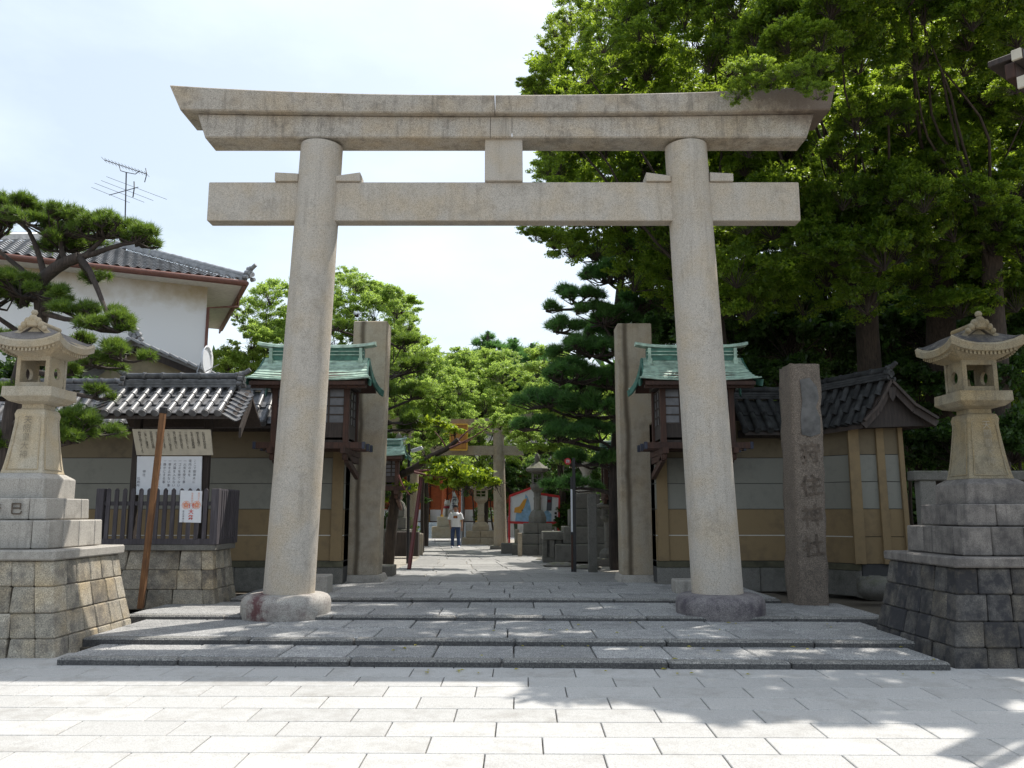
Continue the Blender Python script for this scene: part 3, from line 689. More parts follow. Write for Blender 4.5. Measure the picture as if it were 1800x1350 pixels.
b = MB(); b.bar((fx0, fy0, zB+.15), (fx1, fy0, zB+.15), .09, .10, .006); b.build('bottom_rail', Mt['greywood'], fence)
b = MB(); b.bar((fx1, fy0, zB+.15), (fx1, fy1, zB+.15), .09, .10, .006); b.build('bottom_rail', Mt['greywood'], fence)
zu = AZ(885, NY)
MB().bar((fx0, fy0, zu), (fx1, fy0, zu), .045, .07, .004).build('top_rail', Mt['greywood'], fence)
MB().bar((fx1, fy0, zu), (fx1, fy1, zu), .045, .07, .004).build('top_rail', Mt['greywood'], fence)
pk = MB().box(-.036, .036, -.014, .014, 0, zf-zB-.19, .004); pk.hexa([(-.036, -.014, zf-zB-.19), (.036, -.014, zf-zB-.19), (.036, .014, zf-zB-.19), (-.036, .014, zf-zB-.19), (-.008, -.014, zf-zB-.155), (.008, -.014, zf-zB-.155), (.008, .014, zf-zB-.155), (-.008, .014, zf-zB-.155)])
pkm = pk.mesh('picket', Mt['greywood'])
for i in range(13): link('picket', pkm, fence, (fx0+.14+i*(fx1-fx0-.25)/12.4, fy0-.035, zB+.19))
for i in range(8): link('picket', pkm, fence, (fx1+.035, fy0+.1+i*(fy1-fy0-.15)/7.5, zB+.19), (0, 0, pi/2))
for (x_, y_) in ((fx0, fy0), (fx1, fy0), (fx1, fy1)):
    MB().box(x_-.065, x_+.065, y_-.065, y_+.065, zB+.10, zf+.03, .008).build('fence_post', Mt['greywood'], fence)
# posts, boards, roof
RY0 = 14.25; RYr = 15.0; zE = AZ(727, RY0); zR = AZ(683, RYr); ex0, ex1 = AX(186, 727, RY0), AX(384, 727, RY0)
for u_ in (238, 362):
    x_ = AX(u_, 830, 15.0); MB().box(x_-.06, x_+.06, 14.94, 15.06, zB, zE+.1, .006).build('post', Mt['dkwood'], nb)
xa, xb_ = AX(238, 830, 15.), AX(362, 830, 15.)
MB().bar((xa-.5, 15, zE+.15), (xb_+.6, 15, zE+.15), .12, .14, .006).build('beam', Mt['dkwood'], nb)
for s_ in (-.5, .55): MB().bar((xa-.35 if s_ < 0 else xb_+.4, 14.3, zE+.02), (xa-.35 if s_ < 0 else xb_+.4, 15.0, zE+.3), .09, .11, .006).build('bracket', Mt['dkwood'], nb)
by = 14.85
pu = MB(); a0, a1, a2, a3 = at(232, 754, by-.28), at(370, 755, by-.28), at(374, 800, by-.05), at(240, 800, by-.05)
nrm_ = (a1-a0).cross(a3-a0).normalized()
pu.hexa([a3, a2, a2+Vector((0, .03, 0)), a3+Vector((0, .03, 0)), a0, a1, a1+Vector((0, .03, 0)), a0+Vector((0, .03, 0))], .003)
up_ = pu.build('upper_board', Mt['cream'], nb, label='cream wooden board leaning forward, covered with black brush writing')
cols1 = ['お宮は武芸市民', '地主の皆様の', '生命の根源精神', '一族のまどころ', 'である御先祖を', '受け継ぎ頂いた', 'この上ない地主の', '誇りであります', 'お宮様は', '武芸市民の皆様', 'に美しく清浄な', '神域を執りましょう']
rt = (a1-a0).normalized(); upv = (a0-a3); upv.x = (a0-a3).x*1; upv = upv.normalized(); nf = rt.cross(upv)
if nf.y > 0: nf = -nf
H1 = (a0-a3).length; W1 = (a1-a0).length
s1 = H1*.80/8.3
_l1 = glyphs([c for c in cols1], s1*1.12, Mt['ink'], up_, a1-rt*.10*W1-upv*H1*.13+nf*.004, rt, upv, line=.86, spacing=W1*.074)
lb = MB(); c0, c1, c2, c3 = at(239, 870, by-.02), at(353, 870, by-.02), at(355, 802, by-.02), at(241, 802, by-.02)
lb.hexa([c0, c1, c1+Vector((0, .025, 0)), c0+Vector((0, .025, 0)), c3, c2, c2+Vector((0, .025, 0)), c3+Vector((0, .025, 0))], .003)
lo_ = lb.build('lower_board', Mt['white'], nb, label='white notice sheet with thin vertical writing')
cols2 = ['ここで御神木に', '境内の木を', '一火気を使う事', '一ゴミを捨てない', '一犬猫を入れない', '一車を止めない事', '一静かにする事', '一境内で遊ぶこと', '一神域を守る事', '', '   神社', '     社務所']
W2 = (c1-c0).length; H2 = (c3-c0).length
_l2 = glyphs([c for c in cols2], H2*.082, Mt['inkgrey'], lo_, c2+Vector((-W2*.10, -.004, -H2*.12)), (1, 0, 0), (0, 0, 1), line=1.1, spacing=W2*.078)
_l1['kind'] = 'stuff'; _l2['kind'] = 'stuff'
T1 = tilemeshes(.062, .315, (ex1-ex0)/9, Mt['tile'])
dv1 = Vector((0, RY0-RYr, zE-zR)); Ls = dv1.length; T1 = (*T1[:3], Ls/3, T1[4], T1[5])
T1 = tilemeshes(.062, (Ls-.03)/3, (ex1-ex0)/9, Mt['tile'])
tiled_slope(nb, (ex0, RYr, zR), (1, 0, 0), dv1, 10, 3, T1)
tiled_slope(nb, (ex0, RYr, zR), (1, 0, 0), (0, -dv1.y, dv1.z), 10, 3, T1)
b = MB()
for sgn in (-1, 1):
    b.hexa([(ex0-.25, RYr, zR-.10), (ex1+.3, RYr, zR-.10), (ex1+.3, RYr+sgn*(RYr-RY0)*.97, zE-.09), (ex0-.25, RYr+sgn*(RYr-RY0)*.97, zE-.09), (ex0-.25, RYr, zR-.035), (ex1+.3, RYr, zR-.035), (ex1+.3, RYr+sgn*(RYr-RY0)*.97, zE-.03), (ex0-.25, RYr+sgn*(RYr-RY0)*.97, zE-.03)])
b.build('roof_boards', Mt['dkwood'], nb)
ridge(nb, (ex0-.02, RYr, zR+.03), (ex1+.06, RYr, zR+.03), Mt['tile'], h=.20, w_=.22, r=.06)
onigawara(nb, (ex1+.12, RYr, zR+.10), (1, 0, 0), Mt['tile'], .7); onigawara(nb, (ex0-.06, RYr, zR+.10), (-1, 0, 0), Mt['tile'], .7)
# flared verges: short courses of pan tiles turned outwards past the last cover rows
vt = tilemeshes(.05, .30, .15, Mt['tile'])
for sgn, ex in ((1, ex1), (-1, ex0)):
    for j in range(7):
        t_ = (j+.5)/7; p = Vector((ex+sgn*.08, RYr+(RY0-RYr)*t_, zR+(zE-zR)*t_-.01))
        dvv = Vector((sgn*.8, -.25, -.42-.10*t_)).normalized(); R_ = Vector((0, RY0-RYr, zE-zR)).normalized(); nn = R_.cross(dvv)
        if nn.z < 0: nn = -nn
        xx = dvv.cross(nn); link('verge_tile', vt[1], nb, p, Matrix((xx, dvv, nn)).transposed())
    MB().hexa([(ex+sgn*.30, RYr-.02, zR-.32), (ex+sgn*.34, RYr-.02, zR-.32), (ex+sgn*.40, RY0+.02, zE-.42), (ex+sgn*.36, RY0+.02, zE-.42), (ex+sgn*.30, RYr-.02, zR-.12), (ex+sgn*.34, RYr-.02, zR-.12), (ex+sgn*.40, RY0+.02, zE-.24), (ex+sgn*.36, RY0+.02, zE-.24)]).build('bargeboard', Mt['dkwood'], nb)
# festival poster hanging on the fence
q0, q1, q2, q3 = at(315, 918, fy0-.06), at(353, 919, fy0-.06), at(355, 863, fy0-.06), at(317, 862, fy0-.06)
pst = MB().hexa([q0, q1, q1+Vector((0, .01, 0)), q0+Vector((0, .01, 0)), q3, q2, q2+Vector((0, .01, 0)), q3+Vector((0, .01, 0))], .001)
po = pst.build('festival_poster', Mt['white'], None, 'small white festival poster with pink crests and red writing on the picket fence', 'poster', loc=q0)
Wp = (q1-q0).length; Hp = (q3-q0).length
glyphs('例大祭', Wp*.24, Mt['redink'], po, q0+Vector((Wp*.52, -.004, Hp*.52)), (1, 0, 0), (0, 0, 1), bold=.02)
glyphs('恵比須神社', Wp*.10, Mt['inkgrey'], po, q0+Vector((Wp*.17, -.004, Hp*.34)), (1, 0, 0), (0, 0, 1))
glyphs(['第百五十回大', '秋季御祭禮'], Wp*.10, Mt['salmon'], po, q0+Vector((Wp*.84, -.004, Hp*.90)), (1, 0, 0), (0, 0, 1), spacing=Wp*.3)
b = MB()
for cx_ in (.27, .76):
    c_ = q0+Vector((Wp*cx_, -.0035, Hp*.54))
    for k in range(5):
        a = pi/2+2*pi*k/5; r_ = Wp*.085; p = c_+Vector((cos(a)*r_, 0, sin(a)*r_)); m_ = 8
        b.add([p+Vector((cos(2*pi*i/m_)*Wp*.065, 0, sin(2*pi*i/m_)*Wp*.065)) for i in range(m_)], [tuple(range(m_))])
    for i in range(16):
        a0_, a1_ = 2*pi*i/16, 2*pi*(i+1)/16
        b.add([c_+Vector((cos(a)*r_*Wp, .0005, sin(a)*r_*Wp)) for a, r_ in ((a0_, .19), (a1_, .19), (a1_, .165), (a0_, .165))], [(0, 1, 2, 3)])
b.build('crest', Mt['salmon'], po)
# ------------------------------------------------------------------ ochre boundary walls
WY = 17.6
zl = [AZ(v, WY) for v in (760, 805, 850, 895, 941, 986)]
def wall_run(par, p, q, z_top=None, batter=0, pil=(), th=.5):
    """plastered wall between plan points p and q (front face), bands as on the photographed wall"""
    p = Vector((*p, 0)); q = Vector((*q, 0)); d = (q-p).normalized(); n_ = Vector((d.y, -d.x, 0)); L = (q-p).length
    if n_.y > 0: n_ = -n_
    def slab_(z0, z1, off, nm, mat, g=.006):
        a = p-n_*th; MB().hexa([p+n_*off+Vector((0, 0, z0+g)), q+n_*off+Vector((0, 0, z0+g)), q-n_*th+Vector((0, 0, z0+g)), p-n_*th+Vector((0, 0, z0+g)),
                               p+n_*off+Vector((0, 0, z1-g)), q+n_*off+Vector((0, 0, z1-g)), q-n_*th+Vector((0, 0, z1-g)), p-n_*th+Vector((0, 0, z1-g))], .004).build(nm, mat, par)
    slab_(zl[1], zl[0]+.25, 0, 'upper_panel', Mt['tanpanel']); slab_(zl[2], zl[1], 0, 'wall_panel', Mt['panel']); slab_(zl[3], zl[2], 0, 'wall_panel', Mt['panel'])
    slab_(zl[4], zl[3], .006, 'lower_panel', Mt['yellow']); slab_(zl[5], zl[4], .006, 'lower_panel', Mt['yellow'])
    b = MB(); zz = [zl[1], zl[2], zl[3]]
    b.hexa([p+n_*-.012+Vector((0, 0, .3)), q+n_*-.012+Vector((0, 0, .3)), q-n_*(th-.03)+Vector((0, 0, .3)), p-n_*(th-.03)+Vector((0, 0, .3)), p+n_*-.012+Vector((0, 0, zl[0]+.2)), q+n_*-.012+Vector((0, 0, zl[0]+.2)), q-n_*(th-.03)+Vector((0, 0, zl[0]+.2)), p-n_*(th-.03)+Vector((0, 0, zl[0]+.2))])
    b.build('wall_core', Mt['dkline'], par)
    b = MB(); b.hexa([p+n_*.01+Vector((0, 0, zl[4]-.008)), q+n_*.01+Vector((0, 0, zl[4]-.008)), q+Vector((0, 0, zl[4]-.008)), p+Vector((0, 0, zl[4]-.008)), p+n_*.01+Vector((0, 0, zl[4]+.008)), q+n_*.01+Vector((0, 0, zl[4]+.008)), q+Vector((0, 0, zl[4]+.008)), p+Vector((0, 0, zl[4]+.008))])
    b.build('white_line', Mt['whiteline'], par)
    k_ = max(1, round(L/.75)); zs_ = .12
    slab_(zl[5]-.13, zl[5], .05, 'sill', Mt['sill'])
    for i in range(k_):
        a = p+d*L*i/k_; e = p+d*L*(i+1)/k_
        for (z0, z1) in ((zs_, zl[5]-.13),):
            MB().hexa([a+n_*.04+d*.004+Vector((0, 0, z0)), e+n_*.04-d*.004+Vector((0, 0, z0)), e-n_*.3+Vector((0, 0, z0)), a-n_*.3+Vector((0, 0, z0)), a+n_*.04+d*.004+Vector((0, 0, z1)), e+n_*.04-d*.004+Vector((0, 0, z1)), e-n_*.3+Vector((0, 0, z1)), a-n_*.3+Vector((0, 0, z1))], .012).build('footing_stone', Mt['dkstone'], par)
    for s0, s1_ in pil:
        a = p+d*s0; e = p+d*s1_
        MB().hexa([a+n_*.05+Vector((0, 0, zl[5])), e+n_*.05+Vector((0, 0, zl[5])), e-n_*.01+Vector((0, 0, zl[5])), a-n_*.01+Vector((0, 0, zl[5])), a+n_*.05+Vector((0, 0, zl[0]+.2)), e+n_*.05+Vector((0, 0, zl[0]+.2)), e-n_*.01+Vector((0, 0, zl[0]+.2)), a-n_*.01+Vector((0, 0, zl[0]+.2))], .006).build('pilaster', Mt['yellow'], par)
Mt['tanpanel'] = stone('tan_plaster', (.165, .13, .08), (.08, .065, .045), .08, .7, .08, bump=.1)
Mt['sill'] = plain('mossy_sill', (.085, .08, .05), .9, .3, 5)
Mt['roofboard'] = Mt['dkwood']
gxl, gxr = AX(606, 900, WY), AX(1152, 900, WY)
wl = thing('boundary_wall', (-7, WY, .2), 'ochre and grey plastered wall with tiled roof, left of the gate behind the notice board', 'wall', 'plastered walls beside the gate')
wall_run(wl, (-12.5, WY), (gxl, WY), pil=((12.5+AX(583, 900, WY), 12.5+AX(603, 900, WY)),))
wr = thing('boundary_wall', (5, WY, .2), 'shaded ochre and grey plastered wall, right of the gate, ending in a gabled wing', 'wall', 'plastered walls beside the gate')
wcx = AX(1388, 850, WY); wex, wey = AX(1505, 850, 16.55), 16.55
wall_run(wr, (gxr, WY), (wcx, WY), pil=((AX(1155, 900, WY)-gxr, AX(1174, 900, WY)-gxr),))
wall_run(wr, (wcx, WY), (wex, wey), pil=())
# gabled end of the wing, battered on its outer side
ez = zl; ew = AX(1583, 760, wey); ew2 = AX(1601, 980, wey)
def exo(z): t_ = (z-zl[5])/(zl[0]-zl[5]); return ew2+(ew-ew2)*t_
for (za, zb_, m_, nm) in ((zl[1], zl[0]+.2, Mt['tanpanel'], 'upper_panel'), (zl[2], zl[1], Mt['panel'], 'wall_panel'), (zl[3], zl[2], Mt['panel'], 'wall_panel'), (zl[4], zl[3], Mt['yellow'], 'lower_panel'), (zl[5], zl[4], Mt['yellow'], 'lower_panel')):
    MB().hexa([(wex, wey-.02, za+.006), (exo(za), wey-.02, za+.006), (exo(za), wey+1.6, za+.006), (wex, wey+1.6, za+.006), (wex, wey-.02, zb_-.006), (exo(zb_), wey-.02, zb_-.006), (exo(zb_), wey+1.6, zb_-.006), (wex, wey+1.6, zb_-.006)], .004).build(nm, m_, wr)
MB().hexa([(wex+.02, wey+.0, .1), (ew2-.02, wey+.0, .1), (ew2-.02, wey+1.5, .1), (wex+.02, wey+1.5, .1), (wex+.02, wey+.0, zl[0]+.1), (exo(zl[0])-.03, wey, zl[0]+.1), (exo(zl[0])-.03, wey+1.5, zl[0]+.1), (wex+.02, wey+1.5, zl[0]+.1)]).build('wall_core', Mt['dkline'], wr)
for (f0, f1_) in ((-.14, .08), (.44, .60), (.90, 1.0)):
    def fx(f, z): return wex+(exo(z)-wex)*f
    za, zb_ = zl[5]-.0, zl[0]+.2
    MB().hexa([(fx(f0, za), wey-.08, za), (fx(f1_, za), wey-.08, za), (fx(f1_, za), wey-.01, za), (fx(f0, za), wey-.01, za), (fx(f0, zb_), wey-.08, zb_), (fx(f1_, zb_), wey-.08, zb_), (fx(f1_, zb_), wey-.01, zb_), (fx(f0, zb_), wey-.01, zb_)], .006).build('pilaster', Mt['yellow'], wr)
for i in range(3):
    for j in range(2): MB().box(wex-.1+i*.4, wex+.29+i*.4, wey-.16+j*.03, wey+1.0, .1+j*.21, .3+j*.21, .02).build('footing_stone', Mt['dkstone'], wr)
# wall roofs
def wall_roof(par, p, q, zr, zE_, run, mat, T, px, ny=2, back=True):
    p = Vector((*p, 0)); q = Vector((*q, 0)); d = (q-p).normalized(); n_ = Vector((d.y, -d.x, 0))
    if n_.y > 0: n_ = -n_
    L = (q-p).length; k_ = int(L/px)+1; dv = n_*run+Vector((0, 0, zE_-zr))
    Tm = tilemeshes(.066, (dv.length-.03)/ny, px, mat)
    tiled_slope(par, p+Vector((0, 0, zr)), d, dv, k_, ny, Tm)
    b = MB()
    for s_ in (1, -1):
        e_ = n_*run*s_*.97
        b.hexa([p+Vector((0, 0, zr-.1)), q+Vector((0, 0, zr-.1)), q+e_+Vector((0, 0, zE_-.09)), p+e_+Vector((0, 0, zE_-.09)), p+Vector((0, 0, zr-.03)), q+Vector((0, 0, zr-.03)), q+e_+Vector((0, 0, zE_-.025)), p+e_+Vector((0, 0, zE_-.025))])
    b.build('roof_boards', Mt['dkwood'], par)
    b = MB(); b.bar(p+Vector((0, 0, zE_-.03))+n_*.1, q+Vector((0, 0, zE_-.03))+n_*.1, .5, .16); b.build('eave_beam', Mt['dkwood'], par)
    ridge(par, p+Vector((0, 0, zr+.03)), q+Vector((0, 0, zr+.03)), mat, h=.19, w_=.24)
zr1 = AZ(688, WY+.25); zE1 = AZ(745, WY-.55)
wall_roof(wl, (-12.0, WY+.25), (AX(600, 700, WY+.2), WY+.25), zr1, zE1, .8, Mt['tile'], None, .245, 2)
zr2 = AZ(703, WY+.25); zE2 = AZ(757, WY-.55)
wall_roof(wr, (AX(1290, 700, WY+.2), WY+.25), (wcx+.05, WY+.25), zr2, zE2, .8, Mt['tile_old'], None, .26, 2)
# wing roof: ridge runs out to a gable above the battered end
pe = Vector((AX(1563, 665, 16.1), 16.1, AZ(668, 16.1))); pw_ = Vector((wcx+.15, WY+.35, zr2+.02))
dr = (pe-pw_); dr.z = 0; Lr = dr.length; dr.normalize()
le = at(1516, 742, 16.1); re_ = at(1645, 738, 16.1)
for (ed, sgn) in ((le, -1), (re_, 1)):
    dv = ed-pe; px = .25; k_ = int(Lr/px)
    Tm = tilemeshes(.066, (dv.length-.03)/3, px, Mt['tile_old'])
    bdir = (pw_-pe).normalized()
    tiled_slope(wr, pe+bdir*.12, bdir, dv, k_ if sgn < 0 else k_+3, 3, Tm)
    MB().hexa([pe+Vector((0, 0, -.13)), pe+bdir*Lr+Vector((0, 0, -.13)), ed+bdir*Lr+Vector((0, 0, -.12)), ed+Vector((0, 0, -.12)), pe+Vector((0, 0, -.04)), pe+bdir*Lr+Vector((0, 0, -.04)), ed+bdir*Lr+Vector((0, 0, -.04)), ed+Vector((0, 0, -.04))]).build('roof_boards', Mt['dkwood'], wr)
    b = MB(); m1 = pe+(ed-pe)*.5+Vector((0, 0, -.10)); ps = [pe+Vector((0, -.03, -.12)), m1+Vector((0, -.03, -.10)), ed+Vector((0, -.03, -.08))]
    for a_, e_ in zip(ps, ps[1:]): b.bar(a_, e_, .05, .13)
    for a_, e_ in zip(ps, ps[1:]): b.bar(a_+Vector((0, -.05, .1)), e_+Vector((0, -.05, .1)), .09, .05)
    b.build('bargeboard', Mt['dkwood'], wr)
MB().hexa([le+Vector((.1, .1, -.1)), re_+Vector((-.1, .1, -.1)), re_+Vector((-.1, 1, -.1)), le+Vector((.1, 1, -.1)), pe+Vector((-.02, .1, -.16)), pe+Vector((.02, .1, -.16)), pe+Vector((.02, 1, -.16)), pe+Vector((-.02, 1, -.16))]).build('gable_infill', Mt['dkwood'], wr)
b = MB(); g_ = pe+Vector((0, -.09, -.2)); b.loft([[(g_.x-.09, y_, g_.z+.05), (g_.x-.05, y_, g_.z-.16), (g_.x, y_, g_.z-.24), (g_.x+.05, y_, g_.z-.16), (g_.x+.09, y_, g_.z+.05)] for y_ in (g_.y, g_.y+.03)]); b.build('gable_pendant', Mt['dkwood'], wr)
ridge(wr, pw_+Vector((0, 0, .05)), pe+Vector((0, 0, .03)), Mt['tile_old'], h=.18, w_=.24)
onigawara(wr, pe+Vector((0, 0, .06)), dr, Mt['tile_old'], .75)
# ------------------------------------------------------------------ gate posts
def gatepost(u0b, u1b, u0t, u1t, vb, vt, label, stx):
    Y = 18.2; xb0, xb1, xt0, xt1 = AX(u0b, vb, Y), AX(u1b, vb, Y), AX(u0t, vt, Y), AX(u1t, vt, Y); zt = AZ(vt, Y)
    m = Mt['post'].copy(); n = m.node_tree; bs = [x for x in n.nodes if x.type == 'BSDF_PRINCIPLED'][0]; src = bs.inputs['Base Color'].links[0].from_socket
    g = n.nodes.new('ShaderNodeNewGeometry'); sx = n.nodes.new('ShaderNodeSeparateXYZ'); n.links.new(g.outputs['Position'], sx.inputs[0])
    wv = _noise(n, g.outputs['Position'], .9, 3); x = _math(n, 'ADD', _math(n, 'MULTIPLY_ADD', wv, .16, -.08), _math(n, 'MULTIPLY_ADD', sx.outputs[2], stx[1], -stx[0])); x = _math(n, 'ADD', x, sx.outputs[0])
    f = _ramp(n, _math(n, 'ABSOLUTE', x), [(.02, (.85, .85, .85)), (.085, (0, 0, 0))]); n.links.new(_mix(n, f, src, (.07, .05, .03)), bs.inputs['Base Color'])   # old water stain
    t = thing('gate_post', ((xb0+xb1)/2, Y+.3, .275), label, 'gate post', 'tall square stone gate posts')
    MB().hexa([(xb0, Y, .4), (xb1, Y, .4), (xb1, Y+.62, .4), (xb0, Y+.62, .4), (xt0, Y, zt), (xt1, Y, zt), (xt1, Y+.62, zt), (xt0, Y+.62, zt)], .02).build('shaft', m, t)
    MB().hexa([(xb0-.1, Y-.22, .2), (xb1+.16, Y-.22, .2), (xb1+.16, Y+.8, .2), (xb0-.1, Y+.8, .2), (xb0-.05, Y-.14, .415), (xb1+.05, Y-.14, .415), (xb1+.05, Y+.75, .415), (xb0-.05, Y+.75, .415)], .015).build('base_stone', Mt['tier'], t)
gatepost(605, 664, 622, 681, 1010, 564, 'tall square stone gate post left of the path, sunlit on its inner edge', (-3.36, -.005))
gatepost(1094, 1156, 1085, 1145, 1010, 568, 'tall square stone gate post right of the path, standing in shade', (2.56, .005))
# square stone blocks beside the posts
for (u_, v_) in ((556, 1022), (1208, 1030)):
    p = at(u_, v_, 15.6); MB().box(p.x-.2, p.x+.2, 15.6, 16.1, .17, AZ(v_-10, 15.6), .02).build('stone_block', Mt['tier'], None, 'low square stone block behind the %s torii pillar' % ('left' if u_ < 900 else 'right'), 'stone block', loc=(p.x, 15.8, .2))
p = at(679, 1008, 20.0); MB().box(p.x-.22, p.x+.2, 19.6, 20.3, .2, AZ(995, 19.6), .02).build('mossy_block', Mt['dkstone'], None, 'low mossy stone block behind the left gate post', 'stone block', loc=(p.x, 20, .27))
# ------------------------------------------------------------------ copper-roofed guard niches
def niche(xa, xb, Yf, zR_, zE_, label, side, sc=1.0):
    """xa..xb eave extent, Yf front eave, side = +1 when the open gable faces +x"""
    xm = (xa+xb)/2; run = .78*sc; Yr = Yf+run
    t = thing('copper_roofed_shrine_box', (xm, Yr, zE_-1.4*sc), label, 'shrine box', 'copper roofed boxes on the gate walls')
    def prof(s): return zE_+(zR_-zE_)*(s**1.55), None
    nC = 8
    for sgn in (-1, 1):
        for i in range(nC):
            s0, s1 = i/nC, (i+1)/nC
            z0, z1 = zE_+(zR_-zE_)*s0**1.5, zE_+(zR_-zE_)*s1**1.5+.0; y0_ = Yr+sgn*run*(1-s0); y1_ = Yr+sgn*run*(1-s1)
            fl0, fl1 = .18*sc*(1-s0)**2, .18*sc*(1-s1)**2; ov = .012; seg = 6; l0 = []; l1 = []
            lo = []
            for (yy, zz, fl, o_) in ((y0_, z0, fl0, ov+.012), (y1_, z1, fl1, 0.0)):
                row_t = []; row_b = []
                for k in range(seg+1):
                    q = -1+2*k/seg; x_ = xm+q*((xb-xa)/2*.86+fl); up_ = .05*abs(q)**3*(1-s0)
                    row_t.append((x_, yy, zz+o_+up_)); row_b.append((x_, yy, zz+o_+up_-.025))
                lo.append(row_t+row_b[::-1])
            MB().loft(lo).build('copper_course', Mt['copper'], t)
    b = MB(); hw = (xb-xa)/2*.80
    b.box(xm-hw*.98, xm+hw*.98, Yr-.09*sc, Yr+.09*sc, zR_-.06, zR_+.19*sc); b.build('ridge_box', Mt['copper_dk'], t)
    b = MB(); lp = []
    for k in range(13):
        q = -1+2*k/12; lp.append([(xm+q*hw*1.22, Yr+dy*sc, zR_+(.19+dz)*sc+.07*sc*abs(q)**4) for dy, dz in ((-.13, 0), (.13, 0), (.10, .06), (0, .085), (-.10, .06))])
    b.loft(lp)
    for dz in (.05, .12): b.bar((xm-hw*.99, Yr-.1*sc, zR_+dz*sc), (xm+hw*.99, Yr-.1*sc, zR_+dz*sc), .03, .018)
    for s_ in (-1, 1):
        b.box(xm+s_*hw*.93-.03, xm+s_*hw*.93+.03, Yr-.14*sc, Yr+.14*sc, zR_-.12*sc, zR_+.19*sc); b.box(xm+s_*hw*.93-.045, xm+s_*hw*.93+.045, Yr-.16*sc, Yr+.16*sc, zR_-.15*sc, zR_-.03*sc)
    b.build('copper_ridge', Mt['copper'], t)
    # barge boards and soffit with rafters
    for s_ in (-1, 1):
        b = MB()
        for sgn in (-1, 1):
            pts = []
            for i in range(8):
                s0 = i/7; pts.append((xm+s_*((xb-xa)/2*.86+.18*sc*(1-s0)**2+.012), Yr+sgn*run*(1-s0), zE_+(zR_-zE_)*s0**1.5-.05))
            for a_, e_ in zip(pts, pts[1:]): b.bar(a_, e_, .03, .13*sc)
        b.build('bargeboard', Mt['copper_dk'], t)
    b = MB()
    for sgn in (-1, 1):
        b.hexa([(xa+.15, Yr, zR_-.16), (xb-.15, Yr, zR_-.16), (xb-.12, Yr+sgn*run*.95, zE_-.05), (xa+.12, Yr+sgn*run*.95, zE_-.05), (xa+.15, Yr, zR_-.1), (xb-.15, Yr, zR_-.1), (xb-.12, Yr+sgn*run*.95, zE_-.02), (xa+.12, Yr+sgn*run*.95, zE_-.02)])
    b.bar((xa+.1, Yf+.05, zE_-.05), (xb-.1, Yf+.05, zE_-.05), .05, .07); b.bar((xa+.1, Yf+.18, zE_-.10), (xb-.1, Yf+.18, zE_-.10), .09, .06)
    b.build('soffit', Mt['redwood'], t)
    nR = int((xb-xa-.3)/.085); b = MB()
    for i in range(nR): b.box(xa+.17+i*.085, xa+.205+i*.085, Yf+.06, Yf+.5, zE_-.088, zE_-.055)
    b.build('rafters', Mt['redwood'], t, kind='stuff')
    # the wooden box with latticed windows
    bx0, bx1 = xm-(xb-xa)*.29, xm+(xb-xa)*.29; by0, by1 = Yr-.36*sc, Yr+.6*sc; zb1 = zE_-.05; zb0 = zE_-1.18*sc
    for x_ in (bx0, bx1):
        for y_ in (by0, by1): MB().box(x_-.055, x_+.055, y_-.055, y_+.055, zb0, zb1+.12, .005).build('corner_post', Mt['redwood'], t)
    b = MB(); zz0, zz1 = zb0+.1, zb0+.38*sc
    for x_ in (bx0, bx1): b.box(x_-.012, x_+.012, by0, by1, zz0, zz1)
    b.box(bx0, bx1, by0-.012, by0+.012, zz0, zz1); b.box(bx0, bx1, by1-.012, by1+.012, zb0, zb1); b.box(bx0-.02, bx1+.02, by0-.02, by1+.02, zb0, zb0+.05)
    b.box(bx0-.1, bx1+.1, by0-.06, by1, zb1+.0, zb1+.12)
    b.build('panels', Mt['dkwood'], t)
    for x_ in (bx0, bx1):
        b = MB(); yy0, yy1 = by0+.07, by1-.07; wz0, wz1 = zz1, zb1-.06
        for k in range(4): b.box(x_-.02, x_+.02, yy0+(yy1-yy0)*k/3-.018, yy0+(yy1-yy0)*k/3+.018, wz0, wz1)
        for k in range(5): b.box(x_-.016, x_+.016, yy0, yy1, wz0+(wz1-wz0)*k/4-.015, wz0+(wz1-wz0)*k/4+.015)
        b.build('lattice', Mt['dkwood'], t)
        MB().box(x_-.004, x_+.004, yy0, yy1, wz0, wz1).build('paper_pane', Mt['pane'], t)
    b = MB()
    for k in range(5): x_ = bx0+(bx1-bx0)*k/4; b.box(x_-.018, x_+.018, by0-.02, by0+.02, zz1, zb1-.06)
    for k in range(5): z_ = zz1+(zb1-.06-zz1)*k/4; b.box(bx0, bx1, by0-.016, by0+.016, z_-.015, z_+.015)
    b.build('lattice', Mt['dkwood'], t); MB().box(bx0, bx1, by0-.004, by0+.004, zz1, zb1-.06).build('paper_pane', Mt['pane'], t)
    for y_ in (by0-.02, (by0+by1)/2, by1-.1):
        b = MB(); b.bar((bx0-.36, y_, zb0-.06), (bx1+.36, y_, zb0-.06), .10, .12); b.build('floor_beam', Mt['redwood'], t)
        for s_, x_ in ((-1, bx0-.36), (1, bx1+.36)): MB().box(x_-.03, x_+.03, y_-.06, y_+.06, zb0-.13, zb0+.01, .004).build('beam_cap', Mt['capmetal'], t)
    for x_ in (bx0, bx1):
        b = MB(); b.bar((x_, by0-.28, zb0-.17), (x_, WY+.1 if sc > .9 else by1+.3, zb0-.17), .09, .11); b.bar((x_, by0+.0, zb0-.28), (x_, by1+.3, zb0-.30), .08, .12); b.bar((x_, by0+.1, zb0-.32), (x_, by1+.34, zb0-.62), .08, .12)
        b.lathe([(.0, 0), (.04, .02), (.05, .1), (.03, .14)], (x_, by0-.1, zb0-.36), 8); b.build('corbel', Mt['redwood'], t)
    b = MB(); b.box(bx0-.30, bx0-.28, by0-.2, by0-.18, zb0, zb0+.01)
    return t
